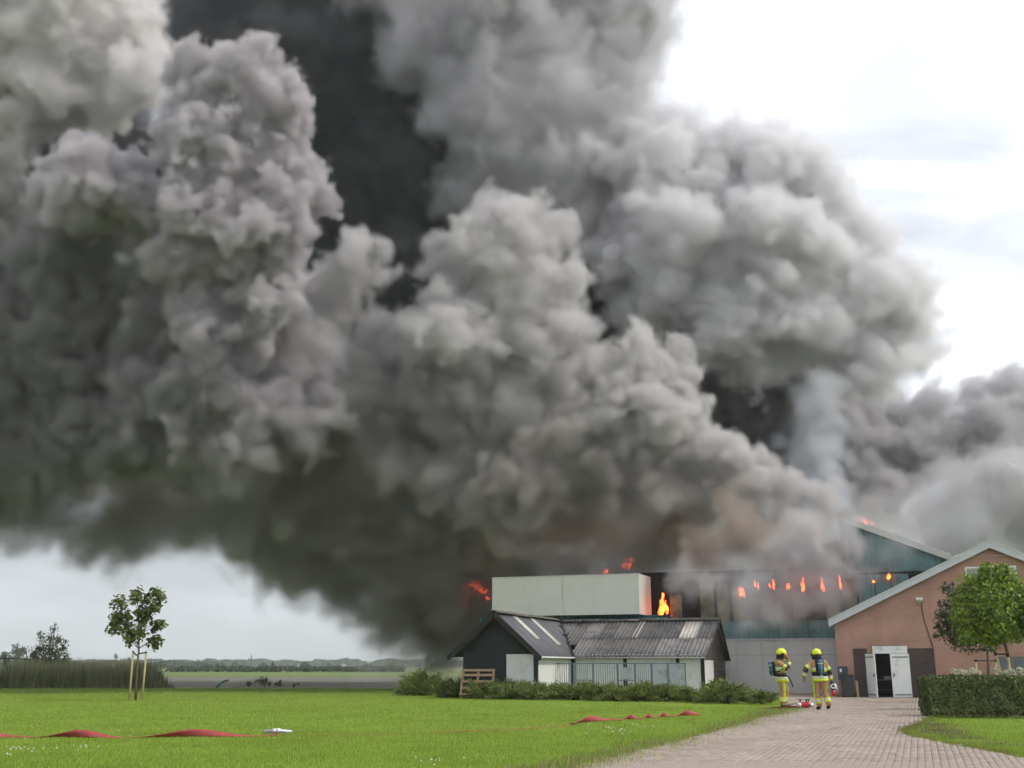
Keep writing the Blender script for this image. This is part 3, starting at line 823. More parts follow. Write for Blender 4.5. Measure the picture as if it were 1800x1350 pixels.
ridge((GA, GV - 0.45, GZ + 0.08), (GA, RV + 0.2, GZ + 0.08), 'ridge_cap', 0.12)
# bargeboards of the gable wing and of the right-hand end
for sgn in (-1, 1):
    a = Vector((GA + sgn * (GW + 0.08), GV - 0.47, GE - 0.07)); b = Vector((GA, GV - 0.47, GZ + 0.0))
    MB(so).bar(a, b, 0.05, 0.2).build('bargeboard', M['tar_board'], shed)
    MB(so).bar(a + Vector((0.0, 0.05, -0.04)), b + Vector((0, 0.05, -0.12)), 0.06, 0.14).build('soffit_board', M['old_board'], shed)
MB(so).bar((RR + 0.24, WV - 0.28, WE - 0.02), (RR + 0.24, RV, WRZ + 0.03), 0.04, 0.12).build('bargeboard', M['old_board'], shed)
MB(so).bar((RR + 0.24, BV + 0.1, 1.62), (RR + 0.24, RV, WRZ + 0.03), 0.04, 0.12).build('bargeboard', M['old_board'], shed)
MB(so).tube([(GA + GW + 0.03, GV - 0.45, GE - 0.03), (GA + GW + 0.03, WV - 0.3, GE - 0.03)], 0.04, 8).build('gutter', M['white_panel'], shed, True)
MB(so).tube([(-11.9, WV - 0.3, WE - 0.05), (RR + 0.2, WV - 0.3, WE - 0.05)], 0.03, 8).build('gutter', M['concrete'], shed, True)

# ------------------------------------------------------------------ kennel fence in front of the long wing
KV = -3.2
ken = thing_uv('kennel_fence', 'galvanised steel kennel fence of barred panels before the white shed wall', 'fence', -9, KV)
ko = (-9, KV, 0)
bar_me = None
k_x = [-12.35, -11.2, -10.3, -9.15, -8.35, -7.6, -6.85, -6.05]
for i, (a, b) in enumerate(zip(k_x[:-1], k_x[1:])):
    solid = i >= 5
    gate = i in (1, 3)
    f = MB(ko)
    for (x_, w_) in ((a + 0.025, 0.05), (b - 0.025, 0.05)): f.box(x_ - w_ / 2 + 0.001, x_ + w_ / 2 - 0.001, KV - 0.025, KV + 0.025, 0.0, 1.5)
    f.box(a + 0.051, b - 0.051, KV - 0.02, KV + 0.02, 1.455, 1.5); f.box(a + 0.051, b - 0.051, KV - 0.02, KV + 0.02, 0.1, 0.14)
    if gate: f.box(a + 0.051, b - 0.051, KV - 0.02, KV + 0.02, 0.72, 0.76)
    fr_ = f.build('panel_frame', M['steel'], ken)
    if solid:
        MB(ko).box(a + 0.052, b - 0.052, KV - 0.008, KV + 0.008, 0.141, 1.454).build('sheet_panel', M['steel_sheet'], fr_)
        continue
    nb = int((b - a) / 0.105)
    for j in range(1, nb):
        x_ = a + 0.05 + (b - a - 0.1) * j / nb
        if bar_me is None:
            ob = MB().tube([(0, 0, 0.14), (0, 0, 1.455)], 0.014, 6).build('bar', M['steel'], fr_, True); bar_me = ob.data
        else: ob = link('bar', bar_me, fr_)
        ob.location = (x_ - ko[0], 0, 0)
    if gate: MB(ko).box((a + b) / 2 - 0.2, (a + b) / 2 + 0.2, KV - 0.03, KV - 0.022, 0.78, 1.3).build('sheet_panel', M['steel_sheet'], fr_)
# pallet leaning against the gable
pal = thing_uv('wooden_pallet', 'wooden pallet leaning against the black gable', 'pallet', -14.75, -6.35)
pal.rotation_euler = (-R(14), 0, -TH)
for zz_ in (0.1, 0.38, 0.66, 0.94, 1.15): MB().box(-0.78, 0.78, -0.075, -0.052, zz_, zz_ + 0.1).build('board', M['wood'], pal)
for x_ in (-0.73, 0.0, 0.73): MB().box(x_ - 0.045, x_ + 0.045, -0.05, 0.05, 0.05, 1.26).build('bearer', M['wood'], pal)
pal.location = loc(-14.75, -6.38, 0.0)
# heap of old bricks and roof tiles
rr = random.Random(8)
tile_me = None
for i in range(24):
    col_, row = i % 9, i // 9
    o = MB().box(-0.11, 0.11, -0.055, 0.055, -0.03, 0.03).build('loose_brick', M['terracotta'], None) if tile_me is None else link('loose_brick', tile_me)
    tile_me = o.data
    o.location = loc(-13.35 + (col_ - row * 0.1) * 0.15 + rr.uniform(-.04, .04), -6.5 + rr.uniform(-.12, .12), 0.06 + row * 0.17 + rr.uniform(0, .08))
    o.rotation_euler = (rr.uniform(-.6, .6), rr.uniform(-.9, .9), rr.uniform(0, 3))
    tag(o, 'weathered red brick in the loose heap before the white shed door', 'brick', 'heap of loose bricks by the shed')

# ------------------------------------------------------------------ burning hall
HV = 6.2
hall = thing_uv('burning_hall', 'large teal and grey clad hall with its upper wall burnt open', 'hall', -7, HV)
ho = (-7, HV, 0)
H_L, H_R, H_E, H_A = -20.2, 6.6, 5.95, (-7.0, 11.2)
hs = 0.43
def hall_z(u): return 8.35 + (1.42 - (H_A[0] + abs(u - H_A[0]))) * hs
GT, SEAM, TT = 2.66, 1.92, 3.62
# lower grey panels, one by one
x = -19.5; k = 0
pw_ = 1.3
while x < 0.3:
    b_ = min(x + pw_, 0.35)
    MB(ho).box(x, b_ - 0.012, HV - 0.08, HV, 0.0, SEAM - 0.012).build('grey_panel', M['grey_panel'], hall)
    MB(ho).box(x, b_ - 0.012, HV - 0.08, HV, SEAM, GT).build('grey_panel', M['grey_panel'], hall)
    x += pw_
MB(ho).box(-19.5, 0.35, HV - 0.13, HV + 0.0, GT + 0.001, GT + 0.07).build('panel_cap', M['verge'], hall)
MB(ho).box(-19.5, H_R, HV + 0.004, HV + 0.1, 0.0, TT).build('inner_liner', M['char'], hall)
# teal cladding band above the grey panels: ribbed sheets
def ribbed(a, b, z0, z1, v, pitch=0.25, depth=0.035, z1b=None):
    """trapezoid ribbed sheet between u=a and u=b; z1b is the top at b"""
    z1b = z1 if z1b is None else z1b
    prof = []; s = a
    while s < b - 1e-6:
        for ds, dv in ((0, 0), (0.55, 0), (0.65, -depth), (0.9, -depth)):
            if s + ds * pitch <= b: prof.append((s + ds * pitch, v + dv))
        s += pitch
    prof.append((b, v))
    m_ = MB(ho); n_ = len(prof)
    m_.add([(p[0], p[1], z0) for p in prof] + [(p[0], p[1], z1 + (z1b - z1) * (p[0] - a) / (b - a)) for p in prof], [(i, i + 1, i + 1 + n_, i + n_) for i in range(n_ - 1)])
    return m_
x = -19.5
while x < H_R - 0.1:
    b_ = min(x + 1.0, H_R)
    if x > -9.6 or x < -17: ribbed(x, b_ - 0.004, GT + 0.075, TT, HV - 0.03).build('teal_sheet', M['teal_pale'], hall)
    x += 1.0
# burnt strip: charred liner behind, posts, rags of insulation, gaps with fire
B_T = 5.75
MB(ho).box(-17.3, H_R, HV + 0.9, HV + 1.0, TT, B_T + 0.6).build('burnt_liner', M['char'], hall)
gaps = [-8.75, -7.9, -7.1, -6.2, -5.4, -4.65, -3.9, -3.12, -2.3, -1.5, -0.66, 0.22, 1.1, 1.95, 2.75, 3.6]
for i, g_ in enumerate(gaps):
    MB(ho).box(g_ - 0.05, g_ + 0.05, HV + 0.12, HV + 0.26, TT, B_T).build('steel_post', M['char'], hall)
    if i + 1 < len(gaps):
        n_ = gaps[i + 1]; r_ = random.Random(i * 7 + 1)
        if g_ > 0.9:
            ribbed(g_ - 0.02, n_ - 0.06, TT + 0.02, B_T + 0.1, HV - 0.03).build('teal_sheet', M['teal_pale'], hall)
        else:
            # torn panel: ragged lower edge or only its upper or lower rag is left
            top = []; nseg = 7
            hi = r_.uniform(5.0, 5.6)
            for j in range(nseg + 1):
                top.append((g_ + 0.1 + (n_ - g_ - 0.2) * j / nseg, hi + r_.uniform(-.12, .12)))
            poly = [(g_ + 0.1, TT + 0.01), (n_ - 0.1, TT + 0.01)] + top[::-1]
            MB(ho).prism(poly, HV + 0.1, HV + 0.18).build('torn_panel', M['insulation'] if i % 4 != 1 else M['char'], hall)
MB(ho).box(-17.3, H_R, HV + 0.02, HV + 0.14, B_T + 0.002, B_T + 0.2).build('rail', M['char'], hall)
MB(ho).box(-9.3, 1.0, HV + 0.11, HV + 0.22, 4.62, 4.7).build('rail', M['char'], hall)
# gable above the burnt strip on the right, smoke haze put into its paler teal, and what is left of it on the left
x = 0.4
while x < H_R - 0.2:
    b_ = min(x + 1.0, H_R)
    ribbed(x, b_ - 0.004, B_T + 0.22, hall_z(x) - 0.1, HV - 0.02, z1b=hall_z(b_) - 0.1).build('teal_sheet', M['teal_pale'], hall)
    x += 1.0
# verge and right roof slope
m_verge = mat('hall_verge', (0.5, 0.5, 0.46), 0.7, 0.3, (2.0, 0.12))
MB(ho).bar((1.0, HV - 0.2, hall_z(1.0) - 0.02), (H_R + 0.2, HV - 0.2, hall_z(H_R + 0.2) - 0.02), 0.3, 0.26).build('verge', m_verge, hall)
MB(ho).prism([(1.0, hall_z(1.0) + 0.1), (H_R + 0.3, hall_z(H_R + 0.3) + 0.1), (H_R + 0.3, hall_z(H_R + 0.3) + 0.18), (1.0, hall_z(1.0) + 0.18)], HV - 0.05, HV + 30).build('roof', mat('hall_roof', (0.3, 0.3, 0.29), 0.8, 0.2, (1.0, 0.2)), hall)
MB(ho).box(H_R - 0.1, H_R, HV + 0.11, HV + 30, 0, hall_z(H_R)).build('side_wall', M['teal_pale'], hall)
rr = random.Random(12)
for i in range(15):          # curled flashing torn up along the verge
    u_ = 1.0 + i * 0.34 + rr.uniform(-.1, .1); z_ = hall_z(u_) + 0.1; h_ = rr.uniform(0.05, 0.22); w_ = rr.uniform(0.12, 0.35)
    m_ = MB(ho); m_.prism([(u_, z_), (u_ + w_, z_ - hs * w_), (u_ + w_ * 0.8, z_ - hs * w_ + h_ * 0.7), (u_ + w_ * rr.uniform(.2, .7), z_ + h_)], HV - 0.16, HV - 0.13); m_.build('torn_flashing', m_verge, hall)
# teal annex with the cream box on it
ann = thing_uv('teal_annex', 'teal ribbed annex showing under the cream box', 'annex', -14, 4.5)
ho = (-14, 4.5, 0)
x = -18.95
while x < -9.0:
    b_ = min(x + 1.0, -8.6)
    ribbed(x, b_ - 0.003, 0.0, 3.9, 4.5, 0.2, 0.03).build('teal_sheet', M['teal'], ann); x += 1.0
MB(ho).box(-18.95, -8.6, 4.52, 6.0, 0, 3.86).build('wall_core', M['teal'], ann)
MB(ho).box(-19.0, -8.55, 4.42, 6.05, 3.902, 3.94).build('roof_edge', M['teal'], ann)
box = thing_uv('cream_box', 'pale cream clad box unit standing on the teal annex', 'box unit', -13, 3.3)
ho = (-13, 3.3, 0)
BX0, BX1, BY0, BY1, BZ0, BZ1 = -17.75, -9.62, 3.35, 6.1, 3.945, 5.98
bseam = -13.75
def panel_ribs(a, b, v):
    m_ = ribbed(a, b, BZ0, BZ1, v, 0.2, 0.003); return m_
panel_ribs(BX0 + 0.02, bseam - 0.012, BY0).build('wall_panel', M['box_cream'], box)
panel_ribs(bseam + 0.012, BX1 - 0.02, BY0).build('wall_panel', M['box_cream'], box)
MB(ho).box(BX0 + 0.03, BX1 - 0.03, BY0 + 0.03, BY1, BZ0 + 0.01, BZ1 - 0.02).build('box_core', M['box_cream'], box)
MB(ho).box(BX1 - 0.029, BX1, BY0 + 0.025, BY1, BZ0, BZ1).build('side_panel', M['box_cream'], box)
for a in (BX0, BX1 - 0.019): MB(ho).box(a, a + 0.019, BY0 - 0.02, BY0 + 0.02, BZ0, BZ1).build('corner_trim', M['box_cream'], box)
MB(ho).box(BX0 - 0.02, BX1 + 0.02, BY0 - 0.03, BY1 + 0.02, BZ1 + 0.001, BZ1 + 0.04).build('roof_trim', M['box_cream'], box)
# ------------------------------------------------------------------ foliage helpers
def leaf_cloud(name, centres, normals, size, material, parent=None, seed=1, aspect=0.6, fold=0.25, kind=None, droop=0.0):
    """one folded leaf (two triangles) at each centre, facing roughly along its normal"""
    rs = np.random.RandomState(seed)
    n = len(centres)
    nr = normals + rs.normal(size=(n, 3)) * 0.55
    nr /= np.linalg.norm(nr, axis=1)[:, None] + 1e-9
    t = rs.normal(size=(n, 3)); t[:, 2] -= droop
    t -= nr * np.einsum('ij,ij->i', t, nr)[:, None]; t /= np.linalg.norm(t, axis=1)[:, None] + 1e-9
    s = np.cross(nr, t)
    L = size * rs.uniform(0.6, 1.3, n)[:, None]; W = L * aspect / 2
    v = np.empty((n, 4, 3))
    v[:, 0] = centres - t * L / 2
    v[:, 1] = centres + s * W + nr * L * fold * 0.4
    v[:, 2] = centres + t * L / 2
    v[:, 3] = centres - s * W + nr * L * fold * 0.4
    f = np.array([[0, 1, 2], [0, 2, 3]])[None] + (np.arange(n) * 4)[:, None, None]
    me = np_mesh(name, v.reshape(-1, 3), f.reshape(-1, 3)); me.materials.append(material)
    o = link(name, me, parent)
    return o

def crown_points(clumps, n, seed, shell=0.55):
    """points in a set of clumps (centre, radius): mostly near each clump's surface"""
    rs = np.random.RandomState(seed)
    w = np.array([c[1] ** 2 for c in clumps]); w = w / w.sum()
    k = rs.choice(len(clumps), n, p=w)
    c = np.array([cl[0] for cl in clumps])[k]; r = np.array([cl[1] for cl in clumps])[k]
    d = rs.normal(size=(n, 3)); d /= np.linalg.norm(d, axis=1)[:, None]
    rad = r * (shell + (1 - shell) * rs.rand(n)) * (1 + 0.12 * rs.normal(size=n))
    return c + d * rad[:, None], d

# ------------------------------------------------------------------ staked sapling on the lawn
m_maple = leaf_mat('maple_leaf', (0.06, 0.1, 0.02), 0.5, tip=(0.16, 0.19, 0.05), translucent=0.3, scale=1.5)
g0 = ground(238, 1230)
sap = thing('staked_sapling', 'young broadleaf sapling on the lawn beneath the smoke', 'tree', g0)
sapY = g0.y
def rel(px, py, Y=sapY, o=g0): return at(px, py, Y) - o
trunk = MB().tube([rel(238, 1233), rel(240, 1200), rel(241, 1170), rel(244, 1145), rel(244, 1110), rel(243, 1070), rel(240, 1045)], [.06, .045, .042, .038, .032, .02, .008], 8)
trunk.build('trunk', M['bark'], sap, True)
tips = [(205, 1088), (198, 1083), (222, 1062), (238, 1040), (258, 1055), (272, 1042), (285, 1052), (280, 1068), (282, 1095), (268, 1100), (262, 1125), (222, 1122), (208, 1105), (240, 1090), (250, 1075), (255, 1110), (235, 1112), (228, 1085), (262, 1082), (246, 1055), (218, 1098), (270, 1128), (278, 1072)]
rt = random.Random(5)
clumps = []
br = MB()
for (x, y) in tips:
    p = rel(x, y); p.y += rt.uniform(-0.7, 0.7)
    b0 = rel(243, min(1140, y + rt.uniform(12, 40)))
    br.tube([b0, b0.lerp(p, 0.5) + Vector((0, 0, 0.05)), p], [.018, .012, .005], 5)
    clumps.append((np.array(p), rt.uniform(0.28, 0.45)))
br.build('branches', M['bark'], sap, True)['kind'] = 'stuff'
c_, d_ = crown_points(clumps, 2100, 3, 0.1)
leaf_cloud('crown', c_, np.array([0, -0.3, 0.9]) + d_ * 0.4, 0.19, m_maple, sap, 4, aspect=0.85, droop=0.9)
for (bx, by, tx, ty) in ((228, 1228, 234, 1146), (250, 1231, 257, 1147)):
    st = MB().tube([Vector((rel(bx, by).x, -0.05, -0.1)), rel(tx, ty)], [.045, .042], 10).build('stake', M['stake'], sap, True)
MB().tube([rel(234, 1146), rel(239, 1151), rel(244, 1153)], .03, 6).build('tie_strap', M['rubber'], sap, True)
MB().tube([rel(244, 1149), rel(250, 1148), rel(257, 1147)], .03, 6).build('tie_strap', M['rubber'], sap, True)
for (tx, ty) in ((234, 1146), (257, 1147)): MB().sphere(rel(tx, ty), 0.06, 1, (1, 1, .8)).build('stake_cap', M['rubber'], sap)

# ------------------------------------------------------------------ reed bed and bush at the left
m_reed = leaf_mat('reed_blade', (0.1, 0.13, 0.06), 0.5, tip=(0.27, 0.28, 0.15), translucent=0.25, scale=0.35)
rr_ = np.random.RandomState(8)
n = 9000
ypx = 1207.0
t = rr_.rand(n) * 330 - 14
xw = (t - 900) / FPX * 71.5 / _cp * 0.985; yw = 71.2 + rr_.rand(n) ** 1.4 * 3.2
hh = 1.55 + 0.35 * perlin(np.stack([xw * 0.5, yw * 0.4, xw * 0 + 2.0], 1)) + 0.25 * rr_.rand(n)
hh *= np.clip((318 - t) / 26, 0.15, 1.0) * np.where(t < 50, 0.8, 1.0)
blades('reed_bed', np.stack([xw, yw], 1), hh, 0.05, m_reed, 0.28, 9, z=-0.05, label='dark green reeds lining the far edge of the lawn', cat='reeds')
m_bush = leaf_mat('bush_leaf', (0.045, 0.07, 0.035), 0.5, tip=(0.1, 0.13, 0.06), translucent=0.25)
g1 = Vector((at(88, 1180, 74.5).x, 74.5, 0.0))
bush = thing('tall_bush', 'lone grey green bush rising out of the reeds', 'bush', g1)
def rel1(x, y, dy=0): return at(x, y, 74.5 + dy) - g1
bp = [(95, 1106, .35), (88, 1122, .5), (72, 1120, .35), (104, 1125, .45), (112, 1138, .4), (68, 1140, .5), (85, 1140, .8), (100, 1150, .8), (62, 1158, .6), (78, 1160, .9), (105, 1165, .8), (116, 1128, .2), (70, 1113, .2), (97, 1098, .15), (60, 1148, .3), (115, 1155, .4)]
cl = [(np.array(rel1(x, y, random.Random(x).uniform(-.6, .6))), r) for x, y, r in bp]
bm_ = MB()
for c, r in cl: bm_.tube([(0, 0, 0), Vector(c) * 0.6 + Vector((0, 0, 0.2)), Vector(c)], [.06, .03, .012], 5)
bm_.build('stem', M['bark'], bush, True)['kind'] = 'stuff'
c_, d_ = crown_points(cl, 2600, 12, 0.15)
leaf_cloud('crown', c_, d_ + np.array([0, 0, .5]), 0.16, m_bush, bush, 13, 0.5)
# pipe fence at the far left
fen = thing('pipe_fence', 'thin dark rail fence behind the reeds', 'fence', (at(20, 1180, 78).x, 78, 0))
fo = fen.location.copy()
MB().tube([at(-30, 1156, 78) - fo, at(60, 1159, 78) - fo], 0.05, 6).build('rail', M['dark_metal'], fen)
for x in (10, 58): MB().tube([Vector((at(x, 1158, 78).x, 78, -0.06)) - fo, at(x, 1153, 78) - fo], 0.06, 6).build('post', M['dark_metal'], fen)
# green drain pipe and scrub on the ploughed strip
gp1 = Vector((at(388, 1205, 74).x, 74, 0))
hp = tag(MB().tube([(-0.35, 0, -0.08), (-0.1, 0, 0.2), (0.15, 0, 0.36), (0.5, 0, 0.46)], 0.06, 8).build('drain_pipe', mat('green_pipe', (0.03, 0.16, 0.1), 0.4, 0.4), None, True), 'bent green pipe sticking out at the edge of the ploughed field', 'pipe'); hp.location = gp1
m_scrub = leaf_mat('scrub_leaf', (0.07, 0.075, 0.05), 0.4, translucent=0.1)
for i, (x, w, h) in enumerate(((447, 30, 0.7), (465, 22, 0.75), (482, 24, 0.5), (515, 60, 0.3))):
    y_ = 76 + i * 0.4; c0 = Vector((at(x, 1200, y_).x, y_, -0.05))
    s_ = thing('scrub_bush', 'small dark scrub bush on the ploughed field edge', 'bush', c0, 0, 'scrub at the field edge')
    wm = w * mpp(x, 1200, y_)
    cl = [(np.array([random.Random(i * 9 + k).uniform(-.5, .5) * wm, 0, h * random.Random(i * 5 + k).uniform(.25, .75)]), h * 0.35) for k in range(6)]
    c_, d_ = crown_points(cl, 260, 30 + i, 0.1); leaf_cloud('foliage', c_, d_, 0.12, m_scrub, s_, 40 + i, 0.5)
    MB().tube([(0, 0, 0), (0.02, 0, h * 0.6)], [.03, .01], 5).build('stem', M['bark'], s_)

# ------------------------------------------------------------------ far trees, hedgerows, mast
m_far = leaf_mat('far_leaf', (0.05, 0.07, 0.03), 0.4, translucent=0.15, scale=0.08)
def far_tree(x, ytop, wpx, Y, label, seed, group='trees beyond the fields', ybase=None):
    base = Vector((at(x, 1168, Y).x, Y, -0.06))
    H = at(x, ytop, Y).z; W = wpx * mpp(x, 1160, Y)
    t_ = thing('far_tree', label, 'tree', base, 0, group)
    MB().tube([(0, 0, 0), (0, 0, H * 0.6)], [W * 0.035, W * 0.02], 6).build('trunk', M['bark'], t_)
    r_ = random.Random(seed); cl = []
    for k in range(15):
        a = r_.uniform(0, 2 * PI); q = math.sqrt(r_.random()); z = r_.uniform(0.2, 0.9)
        prof = math.sin(min(1, 0.35 + z * 0.75) * PI) ** 0.6
        cl.append((np.array([math.cos(a) * q * W * 0.38 * prof, math.sin(a) * q * W * 0.3 * prof, H * z]), W * r_.uniform(0.11, 0.2)))
    c_, d_ = crown_points(cl, 900, seed, 0.3)
    c_[:, 2] = np.clip(c_[:, 2], H * 0.04, H * 1.02)
    leaf_cloud('crown', c_, d_ + np.array([0, 0, .4]), W * 0.075, m_far, t_, seed + 1, 0.7)
for i, a in enumerate(((32, 1128, 52, 330), (5, 1146, 36, 330), (58, 1142, 26, 340))): far_tree(*a, 'broad rounded tree behind the pipe fence', 50 + i, 'rounded trees behind the pipe fence')
for i, a in enumerate(((202, 1147, 17, 520), (226, 1152, 13, 520), (480, 1162, 14, 260), (462, 1163, 22, 520), (535, 1163, 24, 480), (578, 1165, 14, 480), (568, 1170, 10, 480), (412, 1163, 20, 600), (375, 1165, 14, 640), (752, 1152, 34, 240), (738, 1165, 20, 240), (690, 1166, 24, 400), (645, 1168, 30, 420))):
    far_tree(*a, ('lone tree standing above the distant hedgerow', 'small round tree beyond the far green fields')[i % 2], 70 + i, ('lone trees above the hedgerow', 'small trees beyond the fields')[i % 2])
# hedgerows as continuous far woodland
def woodland(name, label, x0, x1, Y, htop, seed, n):
    rs = np.random.RandomState(seed)
    t = rs.rand(n); x = x0 + (x1 - x0) * t
    px_w = (x - 900) / FPX / _cp * Y
    prof = 0.65 + 0.5 * perlin(np.stack([px_w / (Y * 0.02), t * 0 + seed, t * 0], 1)) + 0.25 * perlin(np.stack([px_w / (Y * 0.006), t * 0 + seed, t * 0], 1))
    z = rs.rand(n) ** 0.7 * htop * prof
    y = Y + rs.rand(n) * Y * 0.03
    c = np.stack([px_w, y, z], 1)
    o = leaf_cloud(name, c, np.array([0, -.5, .6]) + rs.normal(size=(n, 3)) * 0.4, Y * 0.0024, m_far, None, seed, 0.8)
    o['kind'] = 'stuff'; o['label'] = label; o['category'] = 'woodland'
woodland('distant_woodland', 'low grey green woodland along the horizon', -120, 860, 900, 8.5, 3, 15000)
woodland('distant_hedgerow', 'hazy hedgerow crossing the fields below the horizon', -60, 420, 520, 4.4, 5, 6000)
woodland('maize_field', 'band of tall maize beyond the green field', 330, 720, 260, 1.75, 6, 5000)
mast = thing('lattice_mast', 'thin lattice mast above the distant trees', 'mast', Vector((at(441, 1168, 800).x, 800, 0)))
mz = at(441, 1150, 800).z
for sx in (-0.6, 0.6): MB().bar((sx, 0, 0), (sx * 0.25, 0, mz), 0.22).build('mast_leg', M['dark_metal'], mast)
for k in range(8): 
    w_ = 0.6 * (1 - 0.75 * k / 8); MB().bar((-w_, 0.15, mz * k / 8), (w_ * 0.9, 0.15, mz * (k + 1) / 8), 0.15).build('brace', M['dark_metal'], mast)
# white farm houses far away, tiny
for i, (x, w, Y) in enumerate(((602, 5, 620), (525, 6, 560), (193, 5, 500))):
    h0 = Vector((at(x, 1170, Y).x, Y, 0)); k_ = mpp(x, 1168, Y)
    fh = thing('farm_shed', 'tiny white farm shed far across the fields', 'shed', h0, 0, 'white sheds across the fields')
    MB().box(-w * k_ / 2, w * k_ / 2, 0, 4, -0.1, 1.6).build('wall', M['white_panel'], fh)
    MB().prism([(-w * k_ / 2 - .1, 1.6), (w * k_ / 2 + .1, 1.6), (0, 2.4)], -0.1, 4.1).build('roof', M['concrete'], fh)

# ------------------------------------------------------------------ juniper row before the shed
m_jun = leaf_mat('juniper_needle', (0.09, 0.14, 0.03), 0.5, tip=(0.24, 0.29, 0.08), translucent=0.2, scale=2.2)
m_twig = mat('twig', (0.06, 0.05, 0.03), 0.95, 0.1)
def juniper_mesh(seed, n=6500):
    """spreading sprays of short needles: unit shrub about 1 m wide, 0.5 m tall"""
    rs = np.random.RandomState(seed)
    cs, ds = [], []
    for k in range(46):
        a = rs.rand() * 2 * PI; el = R(12 + 60 * rs.rand()); L = 0.5 * (0.65 + 0.5 * rs.rand()) * (1.05 - 0.25 * math.sin(el))
        d = np.array([math.cos(a) * math.cos(el), math.sin(a) * math.cos(el), math.sin(el) * 1.15])
        m_ = int(n / 46); t = rs.rand(m_) ** 0.6
        p = d[None] * (t * L)[:, None]; p[:, 2] -= 0.10 * t * t * math.cos(el); p += rs.normal(size=(m_, 3)) * 0.03 * (0.4 + t[:, None])
        cs.append(p); ds.append(np.repeat(d[None], m_, 0))
    c = np.concatenate(cs); d = np.concatenate(ds); c[:, 2] = np.abs(c[:, 2]) + 0.01
    nn = len(c)
    dd = d + rs.normal(size=(nn, 3)) * 0.5 + np.array([0, 0, .25]); dd /= np.linalg.norm(dd, axis=1)[:, None]
    s = np.cross(dd, rs.normal(size=(nn, 3))); s /= np.linalg.norm(s, axis=1)[:, None]
    L = 0.065 * rs.uniform(.7, 1.6, nn)[:, None]; W = 0.012
    v = np.empty((nn, 3, 3)); v[:, 0] = c - s * W; v[:, 1] = c + s * W; v[:, 2] = c + dd * L
    me = np_mesh('foliage', v.reshape(-1, 3), np.arange(nn * 3).reshape(-1, 3)); me.materials.append(m_jun)
    return me
jm = [juniper_mesh(s) for s in (1, 2, 3)]
mb = MB(); r_ = random.Random(3)
for k in range(14):
    a = k * 0.449 * PI; mb.tube([(0, 0, -0.02), (0.2 * math.cos(a), 0.2 * math.sin(a), 0.1 + 0.1 * (k % 3)), (0.4 * math.cos(a), 0.4 * math.sin(a), 0.16 + 0.12 * (k % 3))], [.02, .012, .004], 5)
stem_me = mb.build('stem', m_twig, None, True)
stem_data = stem_me.data; bpy.data.objects.remove(stem_me)
# (px centre, py base, width px, height px)
row = [(742, 1222, 84, 44), (800, 1225, 84, 36), (852, 1227, 84, 34), (905, 1228, 84, 34), (958, 1229, 70, 32), (1010, 1230, 90, 34), (1062, 1231, 80, 32), (1118, 1232, 90, 36), (1170, 1232, 80, 32), (1212, 1233, 64, 26), (1278, 1235, 96, 44), (1338, 1236, 70, 26), (715, 1221, 30, 24), (1085, 1232, 60, 30), (935, 1229, 60, 28)]
for i, (x, y, w, h) in enumerate(row):
    g_ = ground(x, y); k_ = mpp(x, y, g_.y)
    lab, grp = ('low spreading juniper in the row before the dark shed', 'junipers before the shed')
    if i == 0: lab, grp = 'tallest rounded juniper at the open-field end of the row', None
    if i in (10,): lab, grp = 'bushy juniper beside the white end door of the shed', None
    if i in (11,): lab, grp = 'last low juniper next to the firefighters', None
    if i == 12: lab, grp = 'little juniper at the very end of the row by the field', None
    j_ = thing('juniper_shrub', lab, 'shrub', g_, i * 1.3, grp)
    for nm, me in (('foliage', jm[i % 3]), ('stem', stem_data)):
        o = link(nm, me, j_); o.scale = (w * k_ * 1.3, w * k_ * 1.0, h * k_ / 0.52)

# ------------------------------------------------------------------ hedge, hydrangeas and round trees on the right
m_hedge = leaf_mat('hedge_leaf', (0.04, 0.07, 0.017), 0.65, tip=(0.17, 0.2, 0.06), translucent=0.2, scale=3.0)
hg0 = ground(1636, 1262); hY = hg0.y
hx0, hx1 = hg0.x, hg0.x + 4.6; hd, hh_ = 0.8, 1.06
hedge = thing('clipped_hedge', 'dark green clipped hedge bordering the lawn by the driveway', 'hedge', hg0)
def hedge_pts(n, seed):
    rs = np.random.RandomState(seed)
    A = [4.6 * hh_, 4.6 * hd, hd * hh_ * 1.2]; k = rs.choice(3, n, p=np.array(A) / sum(A))
    p = np.empty((n, 3)); d = np.zeros((n, 3)); a, b = rs.rand(n), rs.rand(n)
    j = np.abs(rs.normal(size=n)) * 0.05 - 0.03
    m0, m1, m2 = k == 0, k == 1, k == 2
    p[m0] = np.stack([a[m0] * 4.6, 0 + j[m0], 0.03 + b[m0] * (hh_ - .03)], 1); d[m0] = (0, -1, .25)
    p[m1] = np.stack([a[m1] * 4.6, b[m1] * hd, hh_ - j[m1]], 1); d[m1] = (0, 0, 1)
    p[m2] = np.stack([0 + j[m2], a[m2] * hd, 0.03 + b[m2] * (hh_ - .03)], 1); d[m2] = (-1, 0, .25)
    bulge = perlin(p * 2.3 + 5) * 0.1 + perlin(p * 7.0 + 2) * 0.07
    p += d * bulge[:, None]
    keep_ = (p[:, 2] > 0.16) | (rs.rand(n) < 0.35)
    return p[keep_], d[keep_]
c_, d_ = hedge_pts(17000, 5); leaf_cloud('foliage', c_, d_, 0.08, m_hedge, hedge, 6, 0.62, fold=0.35)
MB().box(0.12, 4.6, 0.12, hd - 0.1, 0.06, hh_ - 0.1).build('inner_twigs', m_twig, hedge)
for x_ in (0.7, 1.05, 1.6, 2.2, 2.9): MB().tube([(x_, 0.06, -0.02), (x_ - 0.06, 0.04, 0.16), (x_ - 0.08, 0.06, 0.34)], [.014, .012, .008], 6).build('stem', M['stake'], hedge)
